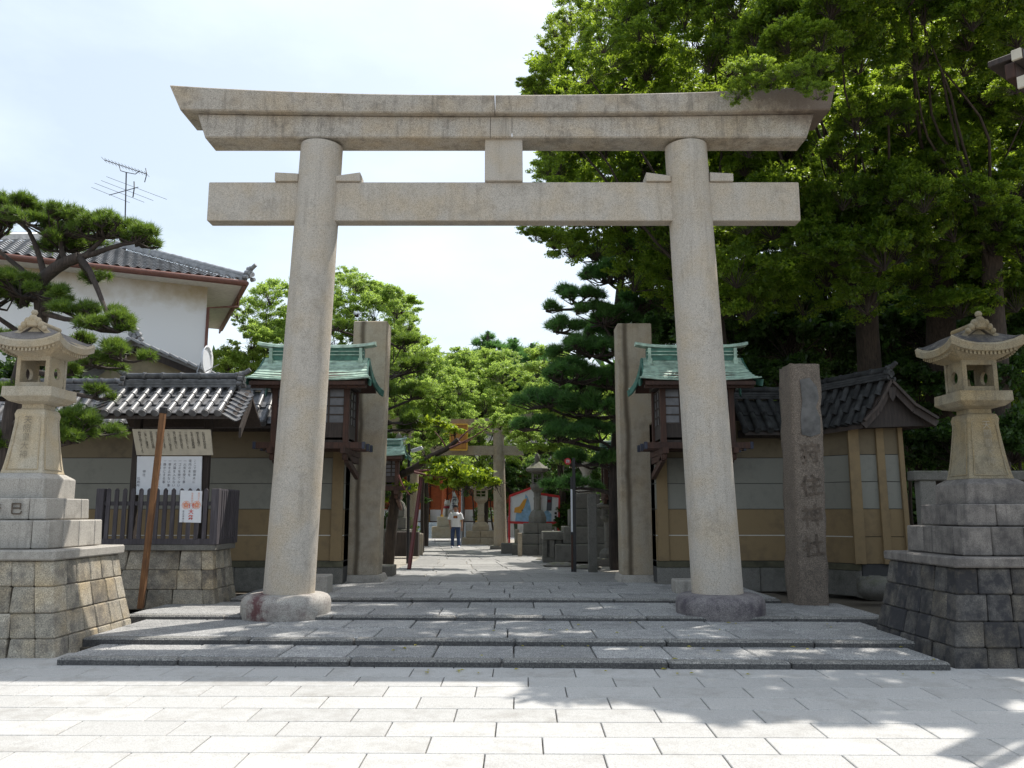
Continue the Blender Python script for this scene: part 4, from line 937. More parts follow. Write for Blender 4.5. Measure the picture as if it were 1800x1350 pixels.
Mt['pane'] = plain('lattice_paper', (.12, .12, .13), .3, .2)
Mt['capmetal'] = plain('blue_black_beam_cap', (.03, .035, .06), .35, .1)
niche(AX(428, 668, 15.9), AX(650, 672, 15.9), 15.9, AZ(629, 16.65), AZ(668, 15.9), 'dark wooden lattice box under a pale green copper roof, left of the gate', 1)
niche(AX(1126, 670, 15.9), AX(1338, 672, 15.9), 15.9, AZ(629, 16.65), AZ(668, 15.9), 'dark wooden lattice box under a shaded green copper roof, right of the gate', -1)
# ------------------------------------------------------------------ white house with tiled roof (left, behind the wall)
hc = at(430, 492, 24.0); th_ = radians(25)
fx_ = Vector((-cos(th_), -sin(th_), 0))           # along the front eave, leftwards and nearer
gx_ = Vector((-sin(th_), cos(th_), 0))            # along the side eave, away
hL = 8.6; hD = 7.0; zEh = hc.z
house = thing('white_house', (hc.x-4, 24, 0), 'white plastered two storey house with grey tiled roof and brown gutters behind the left wall', 'house')
ov = .95
w0 = hc+fx_*ov+gx_*ov*1.0; w1 = hc+fx_*(hL-ov)+gx_*ov; w2 = w1+gx_*(hD-2*ov); w3 = w0+gx_*(hD-2*ov)
def zz(p, z): return Vector((p.x, p.y, z))
b = MB(); b.hexa([zz(w1, 0), zz(w0, 0), zz(w3, 0), zz(w2, 0), zz(w1, zEh+.02), zz(w0, zEh+.02), zz(w3, zEh+.02), zz(w2, zEh+.02)])
hp = stone('house_plaster', (.66, .66, .65), (.42, .36, .26), .04, .0, 0, perobj=False, bump=.05)
n = hp.node_tree; bs = [x for x in n.nodes if x.type == 'BSDF_PRINCIPLED'][0]
g = n.nodes.new('ShaderNodeNewGeometry'); sx = n.nodes.new('ShaderNodeSeparateXYZ'); n.links.new(g.outputs['Position'], sx.inputs[0])
f = _math(n, 'ADD', _math(n, 'MULTIPLY_ADD', sx.outputs[2], .55, -.55*(zEh-1.15)), _math(n, 'MULTIPLY_ADD', _noise(n, g.outputs['Position'], .9, 5, .6), 1.2, -.62))
n.links.new(_mix(n, _ramp(n, f, [(.12, (0, 0, 0)), (.62, (1, 1, 1))]), (.80, .80, .80), (.46, .38, .25)), bs.inputs['Base Color'])   # damp stain below the eave
b.build('wall', hp, house)
zpk = zEh+1.55; rL0 = hc+fx_*3.3+gx_*3.5; rL1 = hc+fx_*(hL-3.0)+gx_*3.5; rL0 = zz(rL0, zpk); rL1 = zz(rL1, zpk)
c0_ = hc; c1_ = hc+fx_*hL; c2_ = c1_+gx_*hD; c3_ = c0_+gx_*hD
dn = Vector((0, 0, -.06))
b = MB(); b.add([c1_+dn, c0_+dn, c3_+dn, c2_+dn, rL1+dn, rL0+dn], [(0, 1, 5, 4), (1, 2, 5), (2, 3, 4, 5), (3, 0, 4)]); b.build('roof_deck', Mt['housetile'], house)
b = MB(); b.add([c1_+dn*1.6, c0_+dn*1.6, c3_+dn*1.6, c2_+dn*1.6], [(0, 1, 2, 3)]); b.build('soffit', plain('pale_soffit', (.55, .53, .48), .9, .1), house)
# S-profile pantiles on the front slope, one shared mesh
tpx, tpy = .27, .30
sl = ((rL0-c0_)-fx_*(rL0-c0_).dot(fx_)); slh = sl.length; du = sl.normalized()
tb = MB(); lp = []
for (yy, zo) in ((0, .045), (tpy+.05, .0)):
    top = []
    for k in range(8):
        q = k/7; top.append((q*tpx, yy, zo+.035*sin(2*pi*q+.4)))
    lp.append(top+[(x_, y_, z_-.025) for x_, y_, z_ in top[::-1]])
tb.loft(lp); tbm = tb.mesh('pantile', Mt['housetile'])
xx = -fx_; nn = xx.cross(du); Rt = Matrix((xx, du, nn)).transposed()
ny_ = int(slh/tpy)
for j in range(ny_):
    t0 = j*tpy; fr_ = t0/slh; xl = hL-(hL-(rL1-c0_).dot(fx_))*fr_; xr = (rL0-c0_).dot(fx_)*fr_
    k = int(xr/tpx)
    while (k+1)*tpx < xl:
        link('pantile', tbm, house, c0_+fx_*((k+1)*tpx)+du*t0+Vector((0, 0, -.01)), Rt); k += 1
for (a_, e_) in ((c0_, rL0), (rL0, rL1), (c1_, rL1)):
    n_ = max(3, int((e_-a_).length/.33)); b = MB(); b.bar(a_+Vector((0, 0, .03)), e_+Vector((0, 0, .06)), .24, .13); b.build('ridge_courses', Mt['housetile'], house)
    for i in range(n_):
        p = a_+(e_-a_)*(i/n_)+Vector((0, 0, .13)); q = a_+(e_-a_)*((i+.95)/n_)+Vector((0, 0, .13)); MB().tube([p, q], [.085, .1], 8).build('ridge_tile', Mt['housetile'], house)
onigawara(house, c0_+Vector((.1, .1, .12)), -fx_-gx_, Mt['housetile'], 1.0)
MB().tube([c0_-fx_*.05-gx_*.06+Vector((0, 0, -.1)), c1_+fx_*.05-gx_*.06+Vector((0, 0, -.1))], .075, 8).build('gutter', Mt['rust'], house)
MB().tube([c0_-fx_*.06+Vector((0, 0, -.1)), c3_-fx_*.06+Vector((0, 0, -.1))], .075, 8).build('gutter', Mt['rust'], house)
MB().bar(c0_+Vector((0, 0, -.16)), c3_+Vector((0, 0, -.16)), .05, .2).build('fascia', Mt['rust'], house)
MB().bar(c0_+Vector((0, 0, -.14)), c1_+Vector((0, 0, -.14)), .05, .1).build('fascia', Mt['rust'], house)
g1 = c0_+gx_*1.4+Vector((0, 0, -.15))
MB().tube([g1, g1+Vector((0, 0, -.35)), zz(w0, zEh-.75)-gx_*.06-fx_*.04, zz(w0, 1.0)-gx_*.06-fx_*.04], .045, 8).build('downpipe', Mt['rust'], house)
# antenna on its roof
ab = zz(at(222, 402, 26.3), zpk-.1); ant = thing('tv_antenna', at(222, 395, 26.3), 'tall television antenna with two arrays above the house roof', 'antenna')
def A_(u, v, dy=0): return at(u, v, 26.3+dy)
MB().tube([A_(219, 425), A_(222, 303)], .022, 6).build('mast', Mt['blackmetal'], ant)
b = MB(); b.tube([A_(183, 281, -.4), A_(258, 306, .4)], .014, 5)
for i in range(14):
    q = i/13; c_ = A_(183, 281, -.4).lerp(A_(258, 306, .4), q); b.tube([c_+Vector((-.04, -.12, .05)), c_+Vector((.04, .12, -.05))], .006, 4)
for dz in (-.25, .25): b.tube([A_(258, 306, .4), A_(258, 306, .4)+Vector((-.1, .1, dz))], .016, 4)
b.tube([A_(209, 290), A_(212, 300), A_(222, 303), A_(238, 306), A_(246, 300)], .014, 5); b.build('upper_array', Mt['blackmetal'], ant)
b = MB(); b.tube([A_(192, 343, -.3), A_(243, 329, .3)], .014, 5)
for (q, l_) in ((.05, .55), (.35, .75), (.62, .8), (.95, .95)):
    c_ = A_(192, 343, -.3).lerp(A_(243, 329, .3), q); b.tube([c_+Vector((-l_, -.2, .32*l_)), c_+Vector((l_, .2, -.36*l_))], .007, 4)
for dz in (-.28, .28): b.tube([A_(236, 331, .2), A_(236, 331, .2)+Vector((-.07, .1, dz))], .02, 4)
b.build('lower_array', Mt['blackmetal'], ant)
# small gabled annex in front of the house, with a dish
gp = at(238, 603, 20.5); gr_ = at(385, 664, 20.5); gl_ = Vector((gp.x-(gr_.x-gp.x)*.75, 20.5, gp.z-(gp.z-gr_.z)*.75))
ann = thing('gabled_annex', (gp.x, 21, 0), 'low annex with dark tiled gable roof between the pine and the white house', 'annex')
for ed in (gr_, gl_):
    MB().hexa([gp+Vector((0, 0, -.08)), ed+Vector((0, 0, -.08)), ed+Vector((0, 3, -.08)), gp+Vector((0, 3, -.08)), gp+Vector((0, 0, .04)), ed+Vector((0, 0, .04)), ed+Vector((0, 3, .04)), gp+Vector((0, 3, .04))]).build('roof_slope', Mt['housetile'], ann)
    n_ = int((ed-gp).length/.25)
    for i in range(n_):
        p = gp+(ed-gp)*(i/n_)+Vector((0, 0, .07)); q = gp+(ed-gp)*((i+1)/n_)+Vector((0, 0, .04)); MB().bar(p, q, .5, .07, .01, up=(0, 0, 1)).build('verge_tile', Mt['housetile'], ann)
    MB().bar(gp+Vector((0, .02, -.14)), ed+Vector((0, .02, -.14)), .05, .16).build('bargeboard', Mt['dkwood'], ann)
wz = plain('annex_wall', (.27, .23, .15), .9, .1)
MB().hexa([(gl_.x+.3, 20.8, 0), (gr_.x-.3, 20.8, 0), (gr_.x-.3, 23, 0), (gl_.x+.3, 23, 0), (gl_.x+.3, 20.8, gr_.z-.05), (gr_.x-.3, 20.8, gr_.z-.1), (gr_.x-.3, 23, gr_.z-.1), (gl_.x+.3, 23, gr_.z-.05)]).build('wall', wz, ann)
MB().hexa([(gl_.x+.4, 20.75, gl_.z-.3), (gr_.x-.4, 20.75, gr_.z-.1), (gr_.x-.4, 21, gr_.z-.1), (gl_.x+.4, 21, gl_.z-.3), (gp.x-.05, 20.75, gp.z-.12), (gp.x+.05, 20.75, gp.z-.12), (gp.x+.05, 21, gp.z-.12), (gp.x-.05, 21, gp.z-.12)]).build('gable_wall', wz, ann)
onigawara(ann, gp+Vector((0, -.05, .12)), (0, -1, 0), Mt['housetile'], .9)
dp = at(362, 655, 19.5); dish = thing('satellite_dish', dp, 'white satellite dish seen edge-on above the tiled wall roof', 'satellite dish')
b = MB(); b.loft([[dp+Vector((x_, .34*cos(2*pi*k/16)*q, .30+.36*sin(2*pi*k/16)*q)) for k in range(16)] for q, x_ in ((.02, -.10), (.5, -.08), (.85, -.03), (1, .02), (1.0, .035), (.8, -.01))], True, True); b.build('reflector', Mt['white'], dish)
b = MB(); b.tube([dp+Vector((-.1, 0, .3)), dp+Vector((-.2, 0, .05)), dp+Vector((-.2, 0, -1.2))], .025, 6); b.tube([dp+Vector((-.05, 0, .0)), dp+Vector((.3, 0, .2))], .012, 5); b.build('mount', Mt['greymetal'], dish)
# ------------------------------------------------------------------ inside the precinct
GZ = .275
def gnd(v):                                # depth at which the precinct floor is seen at photo row v
    a = (675-v)/FOC; return (GZ-EYE)/((sin(PIT)+cos(PIT)*a)/(cos(PIT)-sin(PIT)*a))
# second torii
T2 = 34.0; t2 = thing('stone_torii', (AX(800, 900, T2), T2, GZ), 'smaller grey torii further up the path with an orange name plaque', 'torii gate')
for (u0, u1, v0, v1, v2) in ((877, 876, 958, 757, 0), (719, 728, 958, 757, 0)):
    p = at(u0+3, v0, T2); q = at(u1, v1, T2); MB().tube([Vector((p.x, T2, GZ)), q], [.27, .22], 24).build('pillar', Mt['dkstone2'] if 'dkstone2' in Mt else Mt['post'], t2)
    MB().box(p.x-.42, p.x+.42, T2-.42, T2+.42, .2, GZ+.14, .02).build('base_stone', Mt['dkstone'], t2)
MB().box(AX(690, 790, T2), AX(921, 790, T2), T2-.13, T2+.13, AZ(800, T2), AZ(784, T2), .01).build('tie_beam', Mt['post'], t2)
x0, x1 = AX(670, 745, T2), AX(935, 745, T2); zk0, zk1, zk2 = AZ(761, T2), AZ(750, T2), AZ(738, T2); b = MB(); lp = []
for i in range(17):
    q = -1+2*i/16; x_ = (x0+x1)/2+(x1-x0)/2*q; u_ = .25*abs(q)**2.5; lp.append([(x_, T2-.3, zk1+u_*.6), (x_, T2+.3, zk1+u_*.6), (x_, T2+.34, zk2+u_), (x_, T2-.34, zk2+u_)])
b.loft(lp).build('top_lintel', Mt['post'], t2)
MB().box(x0+.5, x1-.5, T2-.22, T2+.22, zk0, zk1+.03, .01).build('under_lintel', Mt['post'], t2)
pq = [at(791, 791, T2-.5), at(821, 791, T2-.5), at(822, 746, T2-.62), at(792, 746, T2-.62)]
MB().hexa([pq[0], pq[1], pq[1]+Vector((0, .08, 0)), pq[0]+Vector((0, .08, 0)), pq[3], pq[2], pq[2]+Vector((0, .08, 0)), pq[3]+Vector((0, .08, 0))], .01).build('plaque', Mt['orangeboard'], t2, label='orange wooden name plaque')
for i in range(4):
    a_, e_ = pq[i]-Vector((0, .03, 0)), pq[(i+1) % 4]-Vector((0, .03, 0)); MB().bar(a_, e_, .06, .06).build('plaque_frame', Mt['gold'], t2)
# shrine hall
HY = 50.0; hall = thing('shrine_hall', (AX(800, 900, HY), HY, GZ), 'vermilion shrine hall with lattice doors and broad eaves at the end of the path', 'shrine hall')
zfl = AZ(918, HY); zev = AZ(826, HY-2); hx0, hx1 = AX(640, 880, HY), AX(1010, 880, HY)
MB().box(hx0, hx1, HY, HY+9, GZ, zfl, .02).build('platform', Mt['tier'], hall)
MB().box(hx0+.3, hx1-.3, HY+1.2, HY+8, zfl, zev+.6).build('wall', Mt['vermdark'], hall)
for i in range(12):
    x_ = hx0+.5+(hx1-hx0-1)*i/11
    MB().lathe([(.17, 0), (.17, zev-zfl+.3)], (x_, HY+.7, zfl), 12).build('pillar', Mt['vermilion'], hall)
    MB().lathe([(.2, 0), (.2, .45)], (x_, HY+.7, zfl), 12).build('pillar_shoe', Mt['gold'], hall)
    if i < 11:
        w_ = (hx1-hx0-1)/11
        MB().box(x_+.2, x_+w_-.2, HY+1.1, HY+1.18, zfl+.05, zfl+.75).build('white_panel', Mt['white'], hall)
        b = MB()
        for k in range(9): b.box(x_+.25+(w_-.5)*k/8-.03, x_+.25+(w_-.5)*k/8+.03, HY+1.06, HY+1.14, zfl+.8, zev)
        b.box(x_+.15, x_+w_-.15, HY+1.05, HY+1.17, zfl+.75, zfl+.86); b.build('lattice_door', Mt['vermilion'], hall)
MB().bar((hx0, HY+.7, zev+.1), (hx1, HY+.7, zev+.1), .3, .4).build('head_beam', Mt['vermilion'], hall)
MB().bar((hx0, HY+.7, zev-.6), (hx1, HY+.7, zev-.6), .2, .25).build('lower_beam', Mt['vermilion'], hall)
b = MB(); b.hexa([(hx0-1.5, HY-1.6, zev+.25), (hx1+1.5, HY-1.6, zev+.25), (hx1+1, HY+4.5, zev+2.6), (hx0-1, HY+4.5, zev+2.6), (hx0-1.5, HY-1.6, zev+.55), (hx1+1.5, HY-1.6, zev+.55), (hx1+1, HY+4.5, zev+3.0), (hx0-1, HY+4.5, zev+3.0)]); b.build('roof', Mt['tile_old'], hall)
b = MB(); b.hexa([(hx0-1, HY+4.5, zev+2.6), (hx1+1, HY+4.5, zev+2.6), (hx1+1.5, HY+10.6, zev+.25), (hx0-1.5, HY+10.6, zev+.25), (hx0-1, HY+4.5, zev+3.0), (hx1+1, HY+4.5, zev+3.0), (hx1+1.5, HY+10.6, zev+.55), (hx0-1.5, HY+10.6, zev+.55)]); b.build('roof', Mt['housetile'], hall)
b = MB(); b2 = MB()
for i in range(90):
    x_ = hx0-1.3+(hx1-hx0+2.6)*i/89; b.bar((x_, HY-1.5, zev+.17), (x_, HY+1, zev+1.05), .07, .1); b2.box(x_-.045, x_+.045, HY-1.56, HY-1.5, zev+.10, zev+.22)
b.build('rafters', Mt['vermilion'], hall, kind='stuff'); b2.build('rafter_ends', Mt['white'], hall, kind='stuff')
hs = thing('hall_steps', (AX(752, 935, 47.5), 47.5, GZ), 'pale stone steps leading up to the vermilion hall', 'steps')
for i in range(4):
    z1 = GZ+(zfl-GZ)*(i+1)/4; MB().box(AX(690, 930, 48), AX(815, 930, 48), 48+i*.45, 50, GZ+(zfl-GZ)*i/4, z1-.004, .01).build('step', Mt['steppale'], hs)
# walking man
def person(px, py, gz, label):
    t = thing('person', (px, py, gz), label, 'person')
    P = lambda x, y, z: Vector((px+x, py+y, gz+z))
    me = bpy.data.meshes.new('body')
    J = {'pel': (0, 0, .93, .125), 'wai': (0, .01, 1.08, .115), 'che': (0, 0, 1.28, .135), 'nek': (0, .0, 1.46, .055), 'hd0': (0, -.01, 1.56, .075), 'hd1': (0, -.01, 1.65, .092), 'hd2': (0, 0, 1.72, .075),
         'ls': (-.19, 0, 1.40, .055), 'le': (-.27, .03, 1.14, .042), 'lw': (-.22, -.12, .94, .03), 'lh': (-.20, -.17, .87, .036), 'rs': (.19, 0, 1.40, .055), 're': (.26, .04, 1.13, .042), 'rw': (.27, -.05, .88, .03), 'rh': (.27, -.07, .79, .036),
         'lk': (-.12, -.04, .50, .062), 'la': (-.13, .10, .10, .045), 'lt': (-.14, -.03, .05, .04), 'rk': (.12, -.06, .50, .062), 'ra': (.15, -.10, .10, .045), 'rt': (.17, -.23, .05, .04), 'lhp': (-.10, 0, .86, .09), 'rhp': (.10, 0, .86, .09)}
    names = list(J); ed = [('pel', 'wai'), ('wai', 'che'), ('che', 'nek'), ('nek', 'hd0'), ('hd0', 'hd1'), ('hd1', 'hd2'), ('che', 'ls'), ('ls', 'le'), ('le', 'lw'), ('lw', 'lh'), ('che', 'rs'), ('rs', 're'), ('re', 'rw'), ('rw', 'rh'),
          ('pel', 'lhp'), ('lhp', 'lk'), ('lk', 'la'), ('la', 'lt'), ('pel', 'rhp'), ('rhp', 'rk'), ('rk', 'ra'), ('ra', 'rt')]
    me.from_pydata([J[n][:3] for n in names], [(names.index(a), names.index(b)) for a, b in ed], []); me.materials.append(Mt['skin'])
    o = bpy.data.objects.new('body', me); C.objects.link(o); o.parent = t
    sk = o.modifiers.new('skin', 'SKIN'); sk.use_smooth_shade = True
    for i, n in enumerate(names): me.skin_vertices[0].data[i].radius = (J[n][3], J[n][3]*(.8 if n in ('che', 'wai', 'pel') else 1))
    me.skin_vertices[0].data[0].use_root = True
    s = o.modifiers.new('sub', 'SUBSURF'); s.levels = 2; s.render_levels = 2
    for a, e_ in ((('lh'), -1), (('rh'), 1)):          # five fingers
        c = P(*J[a][:3]); b = MB()
        for k in range(4): b.tube([c+Vector(((k-1.5)*.017, -.005, -.02)), c+Vector(((k-1.5)*.018, -.012, -.065-.006*(k in (1, 2)))), c+Vector(((k-1.5)*.018, -.03, -.088-.008*(k in (1, 2))))], [.009, .008, .006], 6)
        b.tube([c+Vector((-e_*.025, -.01, .0)), c+Vector((-e_*.045, -.03, -.03)), c+Vector((-e_*.042, -.04, -.055))], [.011, .009, .007], 6); b.build('fingers', Mt['skin'], t)
    def lo(secs, nm, mat, n=18, lab=None):
        b = MB(); b.loft([[P(cx+rx*cos(2*pi*k/n), cy+ry*sin(2*pi*k/n), z) for k in range(n)] for cx, cy, z, rx, ry in secs], True, True); return b.build(nm, mat, t, label=lab)
    sh = lo([(0, 0, .86, .205, .135), (0, 0, .95, .20, .135), (0, 0, 1.1, .19, .13), (0, 0, 1.25, .205, .14), (0, 0, 1.36, .215, .135), (0, 0, 1.42, .17, .11), (0, 0, 1.47, .075, .07)], 't_shirt', Mt['shirt'], lab='white T-shirt with a dark red box print')
    for s_ in (-1, 1):
        b = MB(); b.tube([P(s_*.15, 0, 1.40), P(s_*.20, .005, 1.36), P(s_*.245, .015, 1.24), P(s_*.265, .02, 1.17)], [.085, .085, .078, .082], 14); b.build('sleeve', Mt['shirt'], sh)
    b = MB(); b.box(px-.085, px+.085, py-.152, py-.139, gz+1.22, gz+1.32); b.build('print', Mt['darkred'], sh); b = MB(); b.box(px-.05, px+.05, py-.156, py-.15, gz+1.255, gz+1.285); b.build('print_mark', Mt['gold'], sh)
    lo([(0, 0, .80, .165, .125), (0, 0, .9, .175, .13), (0, 0, .99, .165, .12)], 'jeans', Mt['jeans'])
    for s_, k_, a_ in ((-1, (-.12, -.04, .50), (-.13, .09, .07)), (1, (.12, -.06, .50), (.15, -.10, .07))):
        b = MB(); b.tube([P(s_*.09, 0, .90), P(s_*.10, -.01, .78), P(*k_), P(k_[0]+(a_[0]-k_[0])*.5, (k_[1]+a_[1])/2, .28), P(*a_)], [.105, .10, .082, .072, .074], 14); b.build('trouser_leg', Mt['jeans'], t)
        b = MB(); f = P(a_[0]+s_*.01, a_[1], 0); b.loft([[f+Vector((x_, y_, z_)) for x_, y_ in ((-.045, .07), (.045, .07), (.052, -.05), (.045, -.15), (0, -.19), (-.045, -.15), (-.052, -.05))] for z_ in (.005, .05)]+[[f+Vector((x_*.8, y_*.7+.02, .095)) for x_, y_ in ((-.045, .07), (.045, .07), (.052, -.05), (.045, -.15), (0, -.16), (-.045, -.15), (-.052, -.05))]]); b.build('shoe', Mt['white'], t)
    b = MB(); n = 14
    b.loft([[P(.0+r*1.02*cos(2*pi*k/n), .012+r*1.08*sin(2*pi*k/n)+dy, z) for k in range(n)] for r, z, dy in ((.095, 1.60, .03), (.103, 1.66, .02), (.10, 1.72, .008), (.075, 1.775, 0), (.03, 1.80, 0))], True, True); b.build('hair', Mt['ink'], t)
    b = MB(); b.tube([P(0, -.085, 1.655), P(0, -.112, 1.615), P(0, -.09, 1.61)], [.01, .017, .01], 6); b.build('nose', Mt['skin'], t)
    for s_ in (-1, 1):
        MB().lathe([(0, -.009), (.013, 0), (0, .009)], P(s_*.033, -.088, 1.655), 8).build('eye', Mt['ink'], t); b = MB(); b.tube([P(s_*.088, 0, 1.66), P(s_*.102, .01, 1.645), P(s_*.09, .005, 1.61)], [.008, .016, .008], 6); b.build('ear', Mt['skin'], t)
    MB().box(px-.028, px+.028, py-.094, py-.086, gz+1.572, gz+1.582).build('mouth', Mt['darkred'], t)
    return t
Mt['skin'] = plain('skin', (.36, .19, .12), .6, .05); Mt['shirt'] = plain('white_cotton', (.72, .73, .75), .9, .04, bump=.1); Mt['jeans'] = plain('blue_denim', (.035, .06, .13), .9, .2)
Mt['darkred'] = plain('dark_red_print', (.16, .01, .02), .8, .1)
person(-2.35, 35.0, GZ, 'man in white T-shirt with red print and blue jeans walking down the path')
# stone lanterns and pedestals
def small_lantern(u, vb, vt, label, mat, wid=1.0, tiers=2, octo=True, group=None, rot=0, ts=1.0):
    """lantern whose foot is seen at row vb and finial at row vt"""
    Y = gnd(vb)+.4*wid; x = AX(u, vb, Y); z1 = AZ(vt, Y); Hh = z1-GZ
    t = thing('stone_lantern', (x, Y, GZ), label, 'stone lantern', group)
    n = 8 if octo else 4; r0 = pi/n
    def q(f): return GZ+Hh*f
    def oct_(prof, nm, m=mat): b = MB(); b.lathe([(r*wid, q(f)-GZ) for r, f in prof], (x, Y, GZ), n, False, r0); b.build(nm, m, t, bevel=.01)
    base = .10*tiers
    for i in range(tiers):
        s_ = (.62-.14*i)*ts; f0, f1 = base*i/tiers, base*(i+1)/tiers-.003
        for k in range(2):
            xx0 = x-s_*wid if k == 0 else x+.01; xx1 = x-.0 if k == 0 else x+s_*wid
            MB().box(xx0, xx1, Y-s_*wid, Y+s_*wid, q(f0)-.02*(i == 0), q(f1), .015).build('plinth_stone', mat, t)
    oct_([(.40, base), (.40, base+.06), (.30, base+.11), (.19, base+.13)], 'foot')
    oct_([(.17, base+.13), (.155, base+.22), (.18, base+.24), (.155, base+.26), (.165, .60)], 'shaft')
    oct_([(.17, .60), (.30, .64), (.33, .66), (.33, .685)], 'platform')
    b = MB(); hh = .2*wid; z0_, z1_ = q(.687), q(.80)
    for sx in (-1, 1):
        for sy_ in (-1, 1): b.box(x+sx*hh-.04*wid, x+sx*hh+.04*wid, Y+sy_*hh-.04*wid, Y+sy_*hh+.04*wid, z0_, z1_)
    for sy_ in (-1, 1): b.box(x-hh, x+hh, Y+sy_*hh-.02, Y+sy_*hh+.02, z0_, z0_+.05); b.box(x-hh, x+hh, Y+sy_*hh-.02, Y+sy_*hh+.02, z1_-.05, z1_); b.box(x-.015, x+.015, Y+sy_*hh-.015, Y+sy_*hh+.015, z0_, z1_); b.box(x-hh, x+hh, Y+sy_*hh-.015, Y+sy_*hh+.015, (z0_+z1_)/2-.015, (z0_+z1_)/2+.015)
    for sx in (-1, 1): b.box(x+sx*hh-.02, x+sx*hh+.02, Y-hh, Y+hh, z0_, z1_)
    b.build('fire_box', mat, t)
    oct_([(.28, .80), (.50, .815), (.53, .84), (.36, .865), (.16, .90), (.10, .91)], 'roof')
    b = MB(); b.lathe([(.08*wid, 0), (.12*wid, .03*Hh), (.10*wid, .06*Hh), (.02, .09*Hh)], (x, Y, q(.91)), 10); b.build('finial', mat, t)
    return t
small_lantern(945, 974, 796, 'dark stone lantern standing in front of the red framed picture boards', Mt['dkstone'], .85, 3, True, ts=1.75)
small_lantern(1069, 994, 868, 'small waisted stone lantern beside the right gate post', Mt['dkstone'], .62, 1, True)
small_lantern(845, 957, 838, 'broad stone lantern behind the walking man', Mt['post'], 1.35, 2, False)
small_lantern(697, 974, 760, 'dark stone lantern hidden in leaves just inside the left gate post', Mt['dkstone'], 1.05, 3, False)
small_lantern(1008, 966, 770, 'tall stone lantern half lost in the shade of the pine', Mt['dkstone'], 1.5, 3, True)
# waisted urn on stepped pedestal
Y = 25.5; x = AX(1032, 960, Y); t = thing('urn_on_pedestal', (x, Y, GZ), 'pale waisted stone urn on a stepped granite pedestal in the shade', 'urn')
for i, (s_, v0, v1) in enumerate(((1.0, 985, 955), (.75, 955, 925), (.55, 925, 895), (.38, 895, 868))):
    MB().box(x-s_, x+s_, Y-s_*.8, Y+s_*.8, AZ(v0, Y), AZ(v1, Y)-.005, .02).build('pedestal_stone', Mt['dkstone'], t)
MB().lathe([(.30, 0), (.34, .1), (.26, .3), (.13, .5), (.12, .62), (.22, .8), (.30, .9), (.31, .96)], (x, Y, AZ(868, Y)), 16).build('urn', Mt['tier'], t)
# square post, stone rail, bollards, blocks
def block(u, Y, w_, d_, v0, v1, nm, label, cat, mat, group=None, ch=.015):
    x = AX(u, v0, Y); o = MB().box(x-w_/2, x+w_/2, Y, Y+d_, GZ-.06 if v0 is None else AZ(v0, Y), AZ(v1, Y), ch).build(nm, mat, None, label, cat, group, loc=(x, Y+d_/2, GZ)); return o
block(1043, 21.0, .22, .22, 1007, 868, 'stone_post', 'square dark stone post just inside the right gate post', 'stone post', Mt['dkstone'])
rl = thing('stone_rail_box', (AX(983, 985, 25), 25, GZ), 'low stone enclosure with panelled sides under the pine', 'stone enclosure')
xa, xb_ = AX(958, 985, 25), AX(1009, 985, 25)
MB().box(xa-.06, xb_+.06, 24.95, 26.2, AZ(949, 25), AZ(935, 25), .015).build('cap', Mt['dkstone'], rl); MB().box(xa-.05, xb_+.05, 24.97, 26.2, GZ-.03, AZ(980, 25), .015).build('plinth', Mt['dkstone'], rl)
for i in range(5): x_ = xa+(xb_-xa)*i/4; MB().box(x_-.07, x_+.07, 25, 25.14, AZ(980, 25), AZ(949, 25), .01).build('stile', Mt['dkstone'], rl)
MB().box(xa, xb_, 25.1, 26, AZ(980, 25), AZ(949, 25)).build('panel', Mt['dkstone'], rl)
for (u, vb, vt, nm) in ((914, 978, 937, 'short square stone bollard nearest the gate on the path right side'), (909, 971, 930, 'short stone bollard behind the nearest right one'), (739, 976, 938, 'short square stone bollard left of the path by the leaning red pole')):
    Y = gnd(vb); block(u, Y, .15, .15, vb, vt, 'bollard', nm, 'bollard', Mt['post'], 'bollards beside the path')
block(907, 33.0, .12, .12, 960, 900, 'green_post', 'dark green post behind the bollards', 'post', plain('green_post', (.03, .06, .03), .6))
block(893, 30.3, .5, .6, 973, 955, 'stone_block', 'dark square block at the foot of the far torii pillar', 'stone block', Mt['dkstone'])
block(723, 30.0, .6, .5, 973, 937, 'stone_block', 'weathered stone block behind the red prop pole', 'stone block', Mt['dkstone'])
block(705, 27.6, 1.1, .4, 978, 935, 'dark_bench', 'dark low slatted box under the left lantern', 'box', Mt['dkwood'])
# picture boards with red frames
def eboard(pts, Y, label, art):
    c = [at(u, v, Y+dy) for u, v, dy in pts]; t = thing('picture_board', ((c[0].x+c[1].x)/2, Y, GZ), label, 'picture board', 'large votive picture boards')
    dn = Vector((0, .06, 0)); n_ = len(c)
    MB().loft([[p for p in c], [p+dn for p in c]]).build('panel', Mt['white'], t)
    for i in range(n_): MB().bar(c[i]-dn*.3, c[(i+1) % n_]-dn*.3, .06, .09).build('frame', Mt['red'], t)
    for p in (c[0], c[1]): MB().bar(Vector((p.x, p.y+.05, GZ)), p+Vector((0, .05, .2)), .09, .09).build('leg', Mt['red'], t)
    c0, ux, uz = c[0], c[1]-c[0], c[-1]-c[0]
    for (mat, poly, off) in art: MB().add([c0+ux*a+uz*b_+Vector((0, -.01*off, 0)) for a, b_ in poly], [tuple(range(len(poly)))]).build('painting', mat, t)
    return t
lb_ = plain('pale_blue_paint', (.28, .48, .70), .7, .2); og = plain('orange_paint', (.75, .36, .06), .7, .1)
